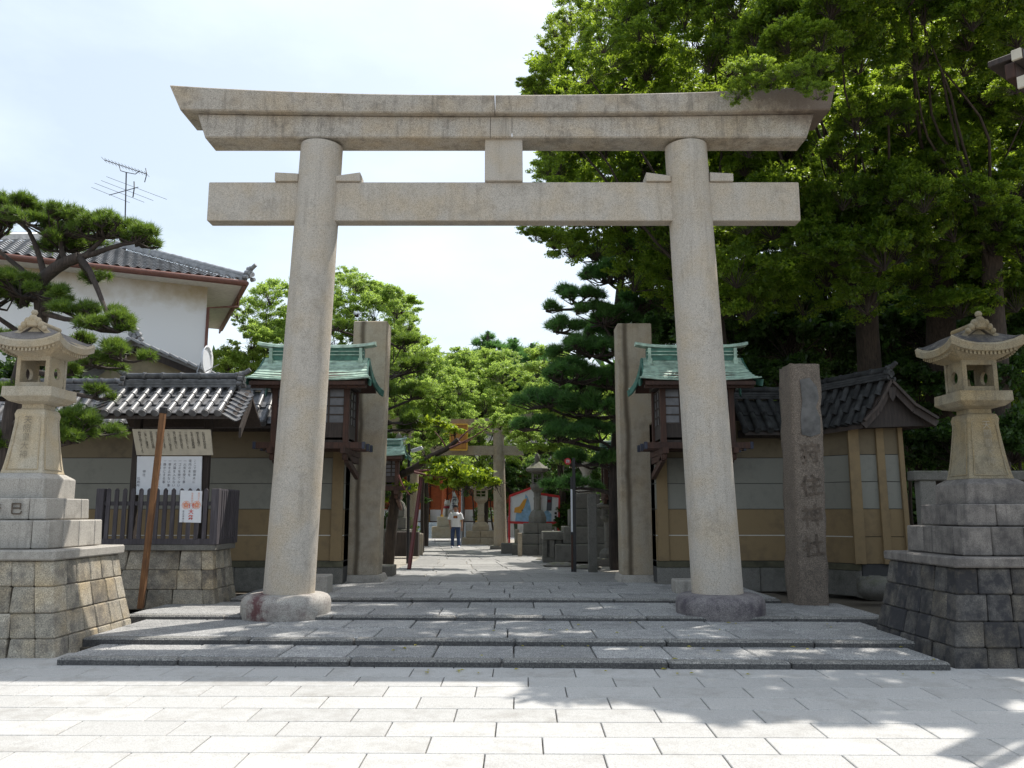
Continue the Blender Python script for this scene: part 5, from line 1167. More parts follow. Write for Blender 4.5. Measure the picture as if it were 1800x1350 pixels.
eboard([(895, 918, 0), (946, 920, .0), (946, 855, 0), (933, 858, 0), (896, 872, 0)], 32.5, 'white picture board painted with an orange and blue shape, red frame, left of dark lantern', [
    (lb_, [(.20, .02), (.68, .02), (.78, .30), (.70, .75), (.62, 1.0), (.54, 1.1), (.52, .8), (.48, .55), (.24, .38)], 1), (og, [(.16, .38), (.40, .36), (.52, .62), (.60, .95), (.48, .88), (.34, .62), (.18, .56)], 2),
    (Mt['ink'], [(.42, .45), (.46, .45), (.46, .5), (.42, .5)], 3)])
eboard([(949, 919, 0), (982, 919, 0), (983, 873, 0), (949, 868, 0)], 32.6, 'red framed picture board with a small dark figure, right of dark lantern', [
    (lb_, [(.05, .02), (.6, .02), (.62, .3), (.4, .45), (.05, .3)], 1), (Mt['inkgrey'], [(.35, .42), (.62, .42), (.66, .9), (.4, .95)], 2), (Mt['darkred'], [(.4, .7), (.6, .7), (.6, .8), (.4, .8)], 3)]+[(Mt['ink'], [(.78+.0*k, .05+.12*k), (.90, .05+.12*k), (.90, .13+.12*k), (.78, .13+.12*k)], 3) for k in range(3)])
# black sign post with red disc
Y = gnd(1005); xs = AX(1008, 1005, Y); sp = thing('sign_post', (xs, Y, GZ), 'tall black and white sign post with a red disc at its top', 'sign post')
zt = AZ(805, Y); MB().box(xs+.0, xs+.075, Y-.04, Y+.04, .25, zt, .004).build('post', Mt['blackmetal'], sp)
MB().box(xs-.055, xs-.003, Y-.03, Y+.03, .25, AZ(838, Y)).build('strip', Mt['blackmetal'], sp)
MB().box(xs-.052, xs-.006, Y-.036, Y-.028, AZ(935, Y), AZ(860, Y)).build('white_panel', Mt['white'], sp); MB().box(xs-.052, xs-.006, Y-.036, Y-.028, AZ(1000, Y), AZ(940, Y)).build('brown_panel', Mt['redwood'], sp)
dc = at(998, 811, Y-.03); b = MB(); b.loft([[dc+Vector((.085*cos(2*pi*k/24), y_, .085*sin(2*pi*k/24))) for k in range(24)] for y_ in (0, .03)]); rd = b.build('disc', Mt['red'], sp)
b = MB()
for (x0, x1, z0, z1) in ((-.04, .04, .025, .037), (-.048, .048, 0, .012), (-.035, -.022, -.045, .02), (.022, .035, -.045, .02), (-.006, .006, -.03, .05)): b.box(dc.x+x0, dc.x+x1, dc.y-.006, dc.y-.002, dc.z+z0, dc.z+z1)
b.build('symbol', Mt['white'], rd)
MB().bar(dc+Vector((.07, .015, 0)), dc+Vector((.16, .015, 0)), .02).build('disc_arm', Mt['blackmetal'], sp)
# red prop pole, lamp post, banner, grey pole
p0, p1 = at(719, 1000, 22.0), at(741, 838, 23.6); p0.z = GZ
b = MB(); b.tube([p0, p1], .055, 8); pp = b.build('prop_pole', plain('dark_red_pole', (.11, .02, .02), .5), None, 'dark red wooden pole propping up the cherry limb', 'prop', loc=p0)
Y = 24.5; lp_ = thing('lamp_post', (AX(717, 975, Y), Y, GZ), 'black lamp post with a flat white lamp head above the left path edge', 'lamp post')
MB().tube([(AX(717, 975, Y), Y, GZ), (AX(719, 780, Y), Y, AZ(780, Y))], .045, 10).build('post', Mt['blackmetal'], lp_)
MB().bar(at(719, 793, Y), at(724, 792, Y), .05).build('arm', Mt['blackmetal'], lp_); MB().bar(at(723, 793, Y), at(743, 787, Y), .22, .10, .02).build('lamp_head', Mt['greylamp'], lp_)
Y = 43.0; t = thing('banner', (AX(790, 945, Y), Y, GZ), 'white cloth banner with dark characters behind the man', 'banner')
MB().tube([(AX(795, 945, Y), Y, GZ), (AX(796, 862, Y), Y, AZ(862, Y))], .02, 6).build('pole', Mt['greymetal'], t)
c = [at(789, 897, Y), at(803, 893, Y+.1), at(806, 880, Y+.1), at(798, 862, Y)]; bb = MB(); bb.loft([[p for p in c], [p+Vector((0, .02, 0)) for p in c]]); fl = bb.build('cloth', Mt['white'], t)
glyphs('祭礼', .28, Mt['inkgrey'], fl, at(799, 877, Y-.03), (1, 0, 0), (0, 0, 1), bold=.02)
Y = 43.5; t = thing('guardian_dog_statue', (AX(787, 945, Y), Y, GZ), 'small guardian dog statue with a red bib on a beige pedestal', 'statue')
for s_, v0, v1 in ((.75, 946, 925), (.5, 925, 908)): x = AX(786, 940, Y); MB().box(x-s_, x+s_, Y-s_*.8, Y+s_*.8, AZ(v0, Y), AZ(v1, Y)-.01, .02).build('pedestal_stone', Mt['lantern'], t)
zz0 = AZ(908, Y); b = MB(); b.lathe([(.20, 0), (.26, .15), (.22, .4), (.16, .55), (.17, .62)], (x, Y+.1, zz0), 12); b.lathe([(.0, -.15), (.14, -.1), (.17, 0), (.14, .12), (0, .17)], (x, Y-.08, zz0+.68), 12)
for s_ in (-1, 1): b.tube([(x+s_*.1, Y-.12, zz0+.4), (x+s_*.11, Y-.2, zz0)], [.07, .06], 8); b.tube([(x+s_*.09, Y-.05, zz0+.8), (x+s_*.13, Y-.03, zz0+.9)], [.04, .01], 6)
b.tube([(x, Y-.2, zz0+.66), (x, Y-.28, zz0+.62)], [.09, .07], 8); b.build('dog', Mt['tier'], t)
MB().lathe([(.19, 0), (.2, .12)], (x, Y-.06, zz0+.42), 12).build('bib', Mt['darkred'], t)
Y = 40; x = AX(812, 945, Y); MB().tube([(x, Y, GZ), (x, Y, AZ(812, Y))], .06, 8).build('grey_pole', Mt['greymetal'], None, 'thin grey metal pole between the two stone lanterns behind the man', 'pole', loc=(x, Y, GZ))
# kiosks with copper roofs further in
niche(AX(640, 800, 23.), AX(711, 800, 23.), 23.0, AZ(783, 23.6), AZ(801, 23.), 'small green copper roofed box seen just past the left gate post', 1, .7)
niche(AX(1051, 803, 23.), AX(1125, 803, 23.), 23.0, AZ(787, 23.6), AZ(803, 23.), 'small green copper roofed box seen just past the right gate post', -1, .7)
# rocks
def rock(x, y, z, r, seed, label):
    rr = random.Random(seed); b = MB(); n = 12; lp = []
    for i in range(7):
        f = i/6; q = sin(pi*(.12+.82*f))**.6; lp.append([(x+r[0]*q*cos(2*pi*k/n)*rr.uniform(.86, 1.1), y+r[1]*q*sin(2*pi*k/n)*rr.uniform(.86, 1.1), z-.05+r[2]*f*rr.uniform(.95, 1.05)) for k in range(n)])
    b.loft(lp, True, True); return b.build('rock', Mt['dkstone'], None, label, 'rock', loc=(x, y, z))
p = at(1545, 1050, 15.6); rock(p.x, 15.7, .2, (.36, .3, .42), 3, 'dark rounded boulder beside the foot of the gabled wing')
for i, (u, v, s_) in enumerate(((985, 996, .35), (1032, 1000, .3), (955, 984, .2))):
    Y = gnd(v); rock(AX(u, v, Y), Y, GZ, (s_*1.3, s_*.8, s_*.5), 20+i, ['flat stepping rock in the gravel near the sign post', 'rock at the foot of the square stone post', 'small rock in the gravel near the dark lantern'][i])
# stone fence behind the right lantern
sf = thing('stone_fence', (AX(1700, 880, 13.4), 13.4, .2), 'low stone post-and-rail fence behind the right lantern', 'fence')
xa = AX(1612, 850, 13.4); MB().box(xa-.1, xa+4.2, 13.28, 13.52, AZ(845, 13.4), AZ(828, 13.4), .015).build('top_rail', Mt['dkstone'], sf)
for i in range(10): MB().box(xa+i*.42, xa+i*.42+.26, 13.3, 13.5, .1, AZ(845, 13.4), .015).build('stone_upright', Mt['dkstone'], sf)
MB().box(xa-.1, xa+4.2, 13.2, 13.6, .0, .45, .02).build('base', Mt['dkstone'], sf)
# corner of the neighbouring roof, top right
er = thing('eave_corner', at(1840, 120, 9.6), 'dark wooden eave corner with pale painted beam ends at the top right edge', 'eave')
p = at(1787, 96, 9.5); q = at(1799, 143, 9.5)
MB().bar(p+Vector((.02, 0, 0)), p+Vector((1.6, 1.3, .12)), .11, .13, .005).build('beam', Mt['dkwood'], er); MB().obox(p, (1, .8, 0), (-.8, 1, 0), (0, 0, 1), .02, .055, .065, .003).build('beam_end', Mt['cream'], er)
MB().bar(q+Vector((.02, 0, 0)), q+Vector((1.6, 1.3, .12)), .13, .15, .005).build('beam', Mt['dkwood'], er); MB().obox(q, (1, .8, 0), (-.8, 1, 0), (0, 0, 1), .02, .065, .075, .003).build('beam_end', Mt['cream'], er)
MB().bar(p+Vector((.03, .2, -.10)), p+Vector((1.4, 1.4, .0)), .12, .2, .01).build('beam', Mt['redwood'], er); MB().bar(p+Vector((-.02, .3, .10)), p+Vector((1.5, 1.6, .25)), .3, .08, .01).build('roof_board', Mt['dkwood'], er)
# fallen leaves on the steps
V = []; F = []; rr = random.Random(9)
for i in range(46):
    x = rr.uniform(-1.5, 5.2); y, z = rr.choice([(rr.uniform(9.45, 9.75), .0), (rr.uniform(9.9, 10.75), .084), (rr.uniform(10.9, 12.6), .157), (rr.uniform(10.75, 10.85)-.03, .084)]); y += SK*x; a = rr.uniform(0, 6.3); s_ = rr.uniform(.024, .042)
    k = len(V); V += [(x+cos(a)*s_, y+sin(a)*s_, z+.006), (x-sin(a)*s_*.5, y+cos(a)*s_*.5, z+.016), (x-cos(a)*s_, y-sin(a)*s_, z+.006), (x+sin(a)*s_*.5, y-cos(a)*s_*.5, z+.016)]; F.append((k, k+1, k+2, k+3))
MB().add(V, F).build('fallen_leaves', Mt['yellowleaf'], None, 'yellow fallen leaves scattered over the steps', 'leaves', kind='stuff')
Mt['redtwig'] = plain('reddish_twig', (.16, .06, .05), .7)
# ------------------------------------------------------------------ vegetation
G = np.random.default_rng(11)
def lob(u, v, Y, ru, rv, ry=None, f=1.0):
    c = at(u, v, Y); a = (675-v)/FOC; s_ = Y/(cos(PIT)-sin(PIT)*a)/FOC
    return (c.x, c.y, c.z, ru*s_, (ry or (ru+rv)/2*s_), rv*s_, f)
def unit(a): return a/np.maximum(np.linalg.norm(a, axis=1, keepdims=True), 1e-9)
def crown(name, lobes, mat, par, dens=2000, L=.12, W=.05, clump=.32, per=120, droop=.25, shell=.5, twig=True, flat=.62, tmat=None, twr=.012):
    Cs = []; CL = []; tw = []
    for (x, y, z, rx, ry, rz, f) in lobes:
        n = int(dens*f*4*rx*rz); K = max(3, int(n/per)); d = unit(G.normal(size=(K, 3))); d[:, 2] = np.where(d[:, 2] < -.35, -d[:, 2]*.7, d[:, 2])
        r = G.random(K)**shell; c = np.array([x, y, z])+d*r[:, None]*np.array([rx, ry, rz])*.9
        Cs.append(c); CL.append(np.full(K, min(clump, .6*min(rx, rz)))); root = np.array([x, y, z-.35*rz]); tw.append((np.repeat(root[None], K, 0), c))
    C_ = np.concatenate(Cs); R = np.concatenate(CL); K = len(C_)
    R = R*G.uniform(.6, 1.3, K)
    idx = np.repeat(np.arange(K), (per*G.uniform(.5, 1.5, K)).astype(int)); n = len(idx)
    q = unit(G.normal(size=(n, 3)))*(G.random(n)**.45)[:, None]; off = q*np.array([1, 1, flat])
    p = C_[idx]+off*R[idx][:, None]
    a = unit(off*.8+G.normal(size=(n, 3))*.7+np.array([0, 0, -droop])); up = unit(G.normal(size=(n, 3))*.75+np.array([0, 0, 1.0]))
    b = unit(np.cross(a, up)); s = G.uniform(.65, 1.25, n)[:, None]
    nn = np.cross(a, b)
    V = np.stack([p-a*L*.5*s, p+b*W*.5*s+nn*W*.12*s, p+a*L*.5*s, p-b*W*.5*s+nn*W*.12*s], 1).reshape(-1, 3)
    F = np.arange(4*n).reshape(-1, 4)
    o = npmesh(name, V, F, mat, par)
    if twig:
        A = np.concatenate([t[0] for t in tw]); B = C_; m_ = (A+B)/2+G.normal(size=A.shape)*.12+np.array([0, 0, -.06]); tubes('twigs', [A, m_, B], [twr*2.2, twr*1.5, twr*.7], tmat or Mt['bark'], par)
    return o
def tubes(name, P, R, mat, par, n=4):
    """many thin tubes at once: P list of (K,3) arrays along each tube"""
    K = len(P[0]); rings = []
    for i, p in enumerate(P):
        d = unit(P[min(i+1, len(P)-1)]-P[max(i-1, 0)]); x = unit(np.cross(d, np.array([.31, .2, .93]))); y = np.cross(d, x)
        rings.append(np.stack([p+(x*cos(2*pi*k/n)+y*sin(2*pi*k/n))*(R[i] if np.isscalar(R[i]) else R[i][:, None]) for k in range(n)], 1))
    V = np.stack(rings, 1); m = len(P); b = (np.arange(K)*m*n)[:, None]; F = []
    for i in range(m-1):
        for k in range(n): F.append(b+np.array([i*n+k, i*n+(k+1) % n, (i+1)*n+(k+1) % n, (i+1)*n+k]))
    if name is None: return V.reshape(-1, 3), np.concatenate(F)
    return npmesh(name, V.reshape(-1, 3), np.concatenate(F), mat, par, smooth=True)
def leafquads(p, off, L, W, droop, jit=.75):
    n = len(p); a = unit(off*.9+G.normal(size=(n, 3))*.7+np.array([0, 0, -droop])); up = unit(G.normal(size=(n, 3))*jit+np.array([0, 0, 1.0])); b = unit(np.cross(a, up)); s = G.uniform(.45, 1.5, n)[:, None]; nn = np.cross(a, b)
    V = np.stack([p-a*L*.5*s, p+b*W*.5*s+nn*W*.15*s+a*L*.06, p+a*L*.5*s-nn*L*.08, p-b*W*.5*s+nn*W*.15*s+a*L*.06], 1).reshape(-1, 3); return V, np.arange(4*n).reshape(-1, 4)
BG = {}
def bough(kind, mat):
    """shared leafy bough about 0.65 m in radius: twigs radiating from its root, leaves in sprays along them"""
    key = (kind, mat.name)
    if key in BG: return BG[key]
    out = []
    for q in range(5 if kind == 'full' else 3):
        K = 46 if kind == 'full' else 26; d = unit(G.normal(size=(K, 3))); d[:, 2] = np.where(d[:, 2] < -.45, -d[:, 2], d[:, 2]); e = d*G.uniform(.42, .72, K)[:, None]*np.array([1, 1, .8])
        root = np.repeat(np.array([[0, 0, -.30]]), K, 0); m_ = root*.5+e*.5+G.normal(size=(K, 3))*.05+np.array([0, 0, .05]); TV, TF = tubes(None, [root, m_, e], [.008, .005, .003], None, None, 3)
        P = []; O = []
        for k in range(K):
            n = int((118 if kind == 'full' else 80)*G.uniform(.5, 1.5)); rad = G.uniform(.10, .22); o_ = unit(G.normal(size=(n, 3)))*(G.random(n)**.5)[:, None]*np.array([1, 1, .55]); P.append(e[k]+o_*rad-d[k]*G.random(n)[:, None]*.08); O.append(o_+d[k]*.6)
        LV, LF = leafquads(np.concatenate(P), np.concatenate(O), .083, .036, .35)
        me = bpy.data.meshes.new('bough'); V = np.concatenate([LV, TV]).astype(np.float32); F = np.concatenate([LF, TF+len(LV)]).astype(np.int32)
        me.vertices.add(len(V)); me.vertices.foreach_set('co', V.ravel()); me.loops.add(F.size); me.loops.foreach_set('vertex_index', F.ravel())
        me.polygons.add(len(F)); me.polygons.foreach_set('loop_start', np.arange(len(F), dtype=np.int32)*4)
        mi = np.zeros(len(F), dtype=np.int32); mi[len(LF):] = 1; me.materials.append(mat); me.materials.append(Mt['bark']); me.polygons.foreach_set('material_index', mi); me.update(calc_edges=True); out.append(me)
    BG[key] = out; return out
def boughs(lobes, mat, par, k=1.0):
    out = []
    for l in lobes:                          # a lobe far larger than a bough is filled with several
        x, y, z, rx, ry, rz, f = l; m_ = max(1, int(round((rx/1.05)*(rz/.95)))) if k < 2 else 1
        if m_ == 1: out.append(l); continue
        for _ in range(m_*2):
            a, b_, c = unit(G.normal(size=(1, 3)))[0]*G.random()**.4; s_ = .62*max(1, (m_/5)**.5); out.append((x+a*rx*.8, y+b_*ry*.6, z+c*rz*.8, s_*1.25, s_*1.2, s_, f))
    lobes = out
    for (x, y, z, rx, ry, rz, f) in lobes:
        L_ = bough('full' if f > .62 else 'thin', mat); me = L_[gr.randrange(len(L_))]
        o = link('bough', me, par, (x, y, z), (gr.uniform(-.3, .3), gr.uniform(-.3, .3), gr.uniform(0, 6.28))); s_ = k*(rx+ry+rz)/3/.62; o.scale = (s_*gr.uniform(.9, 1.2), s_*gr.uniform(.9, 1.2), s_*gr.uniform(.85, 1.2))
gr = random.Random(21)
def shade_lack(x, y, z, rr_=.55):
    """how far (m) a leaf mass at x, y, z would throw its shadow past the edge of the tree shade on the street"""
    xs, ys = x-.385*z/1.0*1.0, y-.427*z; return float(np.interp(xs, [-9, -3.2, -2.8, 0, 1, 2, 4, 6, 9], [14.5, 14.2, 9.6, 9.0, 8.4, 7.4, 7.0, 6.6, 6.2]))+rr_-ys
def limb(par, pts, r0, r1, mat, nm='branch', n=9, wob=.05, seed=0):
    rr = random.Random(seed); P = [Vector(p) for p in pts]; out = [P[0]]
    for a, e in zip(P, P[1:]):
        k = max(2, int((e-a).length/.5))
        for i in range(1, k+1): out.append(a.lerp(e, i/k)+(Vector((rr.uniform(-1, 1), rr.uniform(-1, 1), rr.uniform(-1, 1)))*wob if i < k else Vector()))
    sm = [out[0]]+[(out[i-1]+out[i]*2+out[i+1])/4 for i in range(1, len(out)-1)]+[out[-1]]
    N = len(sm); MB().tube(sm, [r0+(r1-r0)*(i/(N-1))**.8 for i in range(N)], n).build(nm, mat, par); return sm
def broadleaf(name, label, base, trunk_top, r, lobes, mat, group=None, cat='tree', bark='bark', bsel=1, **kw):
    t = thing(name, base, label, cat, group); base = Vector(base); top = Vector(trunk_top)
    limb(t, [base+Vector((0, 0, -.1)), base.lerp(top, .5)+Vector((.1, 0, 0)), top], r, r*.6, Mt[bark], 'trunk', 12)
    for i, l in enumerate(lobes):
        if i % bsel or (bsel > 1 and i > 40): continue
        q = Vector(l[:3])-Vector((0, 0, l[5]*.35)); s_ = base.lerp(top, rnd.uniform(.75, 1.0)); m_ = s_.lerp(q, .5)+Vector((rnd.uniform(-.5, .5), rnd.uniform(-.3, .3), rnd.uniform(-.5, .6)))
        limb(t, [s_, m_, q], r*(.32 if bsel == 1 else .15), .012, Mt[bark], 'branch', 7, .1, i)
    boughs(lobes, mat, t, kw.get('k', 1.0)); return t
# --- the great camphor trees
def ctree(label, ub, Yb, top, r, L_, inner=(), **kw):
    b0 = at(ub, 950, Yb); b0.z = .2
    t = broadleaf('camphor_tree', label, b0, top, r, [lob(*l) for l in L_], Mt['camphor'], 'big broadleaf trees over the torii', **kw)
    boughs([lob(*l) for l in inner], Mt['camphor'], t); return t
def umin(v): return float(np.interp(v, [-80, 0, 20, 45, 100, 130, 160, 200, 250, 320, 390, 425, 445, 470, 500, 560], [1075, 1050, 1000, 952, 948, 925, 915, 925, 935, 940, 905, 915, 975, 1030, 1090, 1200]))
trees = {'A': [], 'B': [], 'C': []}
for j, v in enumerate(range(-70, 560, 46)):
    for u in range(930 + (j % 2)*26, 1850, 52):
        uu = u+gr.uniform(-16, 16); vv = v+gr.uniform(-13, 13); r_ = gr.uniform(34, 56)
        if uu-r_*.95 < umin(vv): continue
        gap = 225 < vv < 340 and 1590 < uu < 1800
        if gap and gr.random() < .28: continue
        if vv > 440 and gr.random() < .12: continue
        Y = float(np.interp(vv, [-70, 60, 170, 260, 400, 560], [12.6, 13.4, 15.3, 16.2, 17.3, 19.0]))+gr.uniform(-.7, .9)+(1.4 if uu < 1290 and vv > -20 else 0)+(.9 if 1290 < uu < 1460 and 150 < vv < 420 else 0)
        if uu < 1480 and 110 < vv < 300: Y = max(Y, 15.2)
        if 1290 < uu < 1480 and vv <= 110: Y = gr.uniform(12.0, 12.7)
        if vv > 330 and uu > 1230: Y -= 1.1
        for _ in range(12):
            c_ = at(uu, vv, Y)
            if shade_lack(*c_) > 0: Y += .5
        c_ = at(uu, vv, Y)
        if shade_lack(*c_) > .8: continue
        if -4 < c_.x-.385*c_.z < 3.5 and 9.4 < Y-.427*c_.z < 15 and gr.random() < .22: continue
        trees['A' if uu < 1262 else 'B' if uu < 1590 else 'C'].append((uu, vv, Y, r_*1.15, r_*gr.uniform(.72, 1.0), None, gr.uniform(.2, .8) if uu < 1262 else gr.uniform(.5, 1.1)))
inner = {'A': [], 'B': [], 'C': []}
for j, v in enumerate(range(-20, 900, 84)):                     # the shaded inner and far side of the crowns
    for u in range(1000 + (j % 2)*44, 1900, 88):
        uu = u+gr.uniform(-26, 26); vv = v+gr.uniform(-22, 22)
        if uu-64 < umin(vv) or (250 < vv < 320 and 1620 < uu < 1780) or (vv > 600 and uu < 1640): continue
        inner['A' if uu < 1262 else 'B' if uu < 1590 else 'C'].append((uu, vv, gr.uniform(20.5, 25), 80, 62, None, gr.uniform(.7, 1.2) if uu > 1262 else gr.uniform(.4, .8)))
trees['A'] += [(umin(v_)+gr.uniform(18, 34), v_, 15.9+gr.uniform(-.3, .4), 30, 22, None, .5) for v_ in (10, 32, 55, 78, 100, 122, 140, 158, 270, 300, 330, 360)]
trees['A'] += [(930, 405, 16.8, 24, 14, None, .6), (945, 415, 16.8, 26, 14, None, .8), (975, 425, 16.9, 34, 18, None, .9), (925, 150, 15.8, 20, 16, None, .8)]
trees['B'] += [(gr.uniform(1290, 1450), gr.uniform(112, 158)+8*sin(i), gr.uniform(12.0, 12.5), gr.uniform(20, 30), gr.uniform(12, 18), None, .5) for i in range(20)]
KW = dict(dens=1500, L=.104, W=.052, clump=.26, per=95, bsel=5, shell=.6)
ctree('big camphor tree whose leafy left edge stands against the sky behind the torii', 1290, 21.0, at(1240, 430, 19.0), .34, trees['A'], inner=inner['A'], **KW)
ctree('big camphor tree in the middle with leaves hanging over the torii beam end', 1525, 20.0, at(1520, 470, 18.6), .38, trees['B'], inner=inner['B'], **KW)
tc_ = ctree('big camphor tree at the far right with bright sky gaps through its crown', 1752, 18.5, at(1735, 330, 16.5), .30, trees['C'], inner=inner['C'], **KW)
# upper crown above the frame
D_l = []
for x_, y_, z_ in [(5.4, 12.9, 11.0), (6.9, 12.0, 10.4), (8.6, 11.6, 10.2), (10.4, 11.2, 9.8), (12.2, 11.0, 9.2), (4.2, 14.2, 11.6), (6.2, 14, 12.2), (8.4, 13.6, 12.2), (10.6, 13.4, 11.6), (12.6, 13.4, 10.6), (3.0, 15.6, 12.0), (5, 16.4, 12.8), (7.6, 16.2, 13.4), (10.4, 16.2, 13), (13, 16.2, 11.5), (4.2, 18.6, 12.8), (7, 19, 13.8), (10, 19, 13.4), (12.8, 19, 11), (14, 15, 8), (14, 18, 7), (13.5, 20, 5), (4.2, 21.5, 12.4), (6.5, 23.5, 12.6), (3.6, 24.5, 11.6), (9, 23, 12), (5.6, 27, 11.6), (3.4, 20.4, 10.4)]:
    D_l.append((x_, y_, z_, gr.uniform(.6, .8), gr.uniform(.6, .8), gr.uniform(.5, .7), .5)) if gr.random() < .8 else 0
    D_l.append((x_+gr.uniform(.7, 1.5), y_+gr.uniform(-.8, .8), z_+gr.uniform(-.5, .5), .65, .65, .55, .5)) if gr.random() < .75 else 0
D_l = [l for l in D_l if shade_lack(*l[:3], .6) < 0 and not (-4 < l[0]-.385*l[2] < 4.5 and 9.2 < l[1]-.427*l[2] < 18 and gr.random() < .8)]
broadleaf('camphor_tree', 'tall camphor tree standing behind the others, its crown reaching over the street', (10.5, 21, .2), (9.5, 17.5, 9.0), .45, D_l, Mt['camphor'], 'big broadleaf trees over the torii', dens=620, L=.13, W=.06, clump=.32, per=90, bsel=200)
# --- dark understorey behind the right wall
def shrub(label, lobes, mat, base, name='evergreen_shrub', cat='shrub', group=None, **kw):
    t = thing(name, base, label, cat, group)
    for i, l in enumerate(lobes):
        q = Vector(l[:3]); limb(t, [Vector((q.x+rnd.uniform(-.3, .3), q.y, .1)), q-Vector((0, 0, l[5]*.3))], .07, .03, Mt['bark'], 'stem', 6, .06, i)
    boughs(lobes, mat, t, kw.get('k', 1.0)); return t
shrub('dark evergreen mass behind the stone monument and the right wall', [lob(*l) for l in [(1380, 600, 21, 90, 60), (1300, 600, 22, 60, 70), (1460, 600, 21.5, 90, 60), (1390, 680, 20.5, 90, 50), (1240, 560, 23, 60, 90), (1200, 480, 24, 60, 80), (1310, 680, 21, 60, 50)]], Mt['darkleaf'], (6.5, 21, .2), dens=900, L=.14, W=.07)
shrub('dark evergreen mass above the gabled wing roof', [lob(*l) for l in [(1560, 590, 20.5, 90, 60), (1640, 600, 20, 90, 70), (1530, 660, 20.5, 90, 50), (1620, 700, 19.5, 80, 60), (1560, 520, 22, 90, 60)]], Mt['darkleaf'], (9.5, 20, .2), dens=900, L=.14, W=.07)
shrub('dark wall of foliage far behind the right side trees', [lob(u+gr.uniform(-20, 20), v+gr.uniform(-15, 15), gr.uniform(27, 30), 80, 62, None, 1) for v in (380, 460, 540, 620, 700, 790) for u in range(1190, 1900, 95) if not (v < 400 and u > 1560)], Mt['darkleaf'], (12, 28, .2), dens=210, L=.26, W=.16, clump=.6, per=80, shell=.36)
shrub('dark evergreen bush behind the right stone lantern', [lob(*l) for l in [(1740, 680, 18, 80, 70), (1800, 600, 18.5, 60, 80), (1690, 790, 17, 80, 60), (1790, 780, 16.5, 60, 70), (1620, 800, 18, 60, 60)]], Mt['darkleaf'], (11, 17.5, .2), dens=900, L=.13, W=.06)
# --- pines
def pine(label, base, trunk, pads, mat, r0=.2, name='pine_tree', bark='pinebark', group=None, tuft=.15, tdens=420, needle=.0065, nn=20, roots=None, tl=.3, cat='pine tree'):
    t = thing(name, base, label, cat, group); tr = limb(t, trunk, r0, r0*.45, Mt[bark], 'trunk', 12, .06, 1)
    TP = []; TD = []; S1 = []; S2 = []; S3 = []
    for i, (x, y, z, rx, ry, rz, f) in enumerate(pads):
        c = Vector((x, y, z)); a = min(tr[len(tr)//4:], key=lambda p: (p-c+Vector((0, 0, rz*1.6))).length) if not roots or i not in roots else Vector(roots[i])
        e = c-Vector((0, 0, rz*.75)); limb(t, [a, a.lerp(e, .5)+Vector((0, 0, rnd.uniform(-.12, .15))), e], r0*.30, .03, Mt[bark], 'branch', 8, .09, i+5)
        n = int(tdens*f*4*rx*ry); ph = G.random(n)*2*pi; rr = np.sqrt(G.random(n)); X = np.stack([rr*np.cos(ph), rr*np.sin(ph)], 1)
        nk = max(5, int(6.5*rx*ry/.25)); ck = unit(G.normal(size=(nk, 3)))[:, :2]*(G.random(nk)**.5)[:, None]*1.12; hk = np.sqrt(np.maximum(0, 1.15-(ck**2).sum(1)))*G.uniform(.2, 1.0, nk)
        kk = G.integers(0, nk, n); lr = min(.21, .45*rx)*G.uniform(.7, 1.2, nk); o_ = unit(G.normal(size=(n, 3)))*(G.random(n)**.4)[:, None]; o_[:, 2] = np.abs(o_[:, 2])*.75-.1
        p = np.array([x, y, z])+np.stack([ck[kk, 0]*rx, ck[kk, 1]*ry, (hk[kk]*1.2-.45)*rz], 1)+o_*lr[kk][:, None]; X = ck[kk]+o_[:, :2]*.4
        TP.append(p); dd = unit(np.stack([X[:, 0]*.7, X[:, 1]*.7, np.full(n, .9)], 1)+G.normal(size=(n, 3))*.25); TD.append(dd)
        ns = max(6, n//22); sp = p[G.integers(0, n, ns)]-np.array([0, 0, rz*.35]); root = np.repeat(np.array([tuple(e)]), ns, 0)
        m1 = root*.55+sp*.45+G.normal(size=sp.shape)*np.array([rx, ry, rz*.5])*.10-np.array([0, 0, rz*.25]); S1.append((root, m1, sp))
        near = sp[np.argmin(((p[:, None, :2]-sp[None, :, :2])**2).sum(-1), 1)]; mm = (p+near)/2+G.normal(size=p.shape)*.03; S2.append((near, mm, p-dd*.02))
    P = np.concatenate(TP); D = np.concatenate(TD); N = len(P)
    tubes('branchlets', [np.concatenate([s[k] for s in S1]) for k in range(3)], [.028, .020, .012], Mt[bark], t)
    tubes('twigs', [np.concatenate([s[k] for s in S2]) for k in range(3)], [.010, .007, .004], Mt[bark], t, 3)
    idx = np.repeat(np.arange(N), nn); m = len(idx); d = unit(D[idx]*.75+unit(G.normal(size=(m, 3)))*.85); l = tuft*G.uniform(.6, 1.15, m)[:, None]; s = unit(np.cross(d, G.normal(size=(m, 3))))*needle
    st = P[idx]-D[idx]*G.random(m)[:, None]*tuft*.5
    V = np.stack([st-s, st+s, st+d*l], 1).reshape(-1, 3); npmesh('needles', V, np.arange(3*m).reshape(-1, 3), mat, t); return t
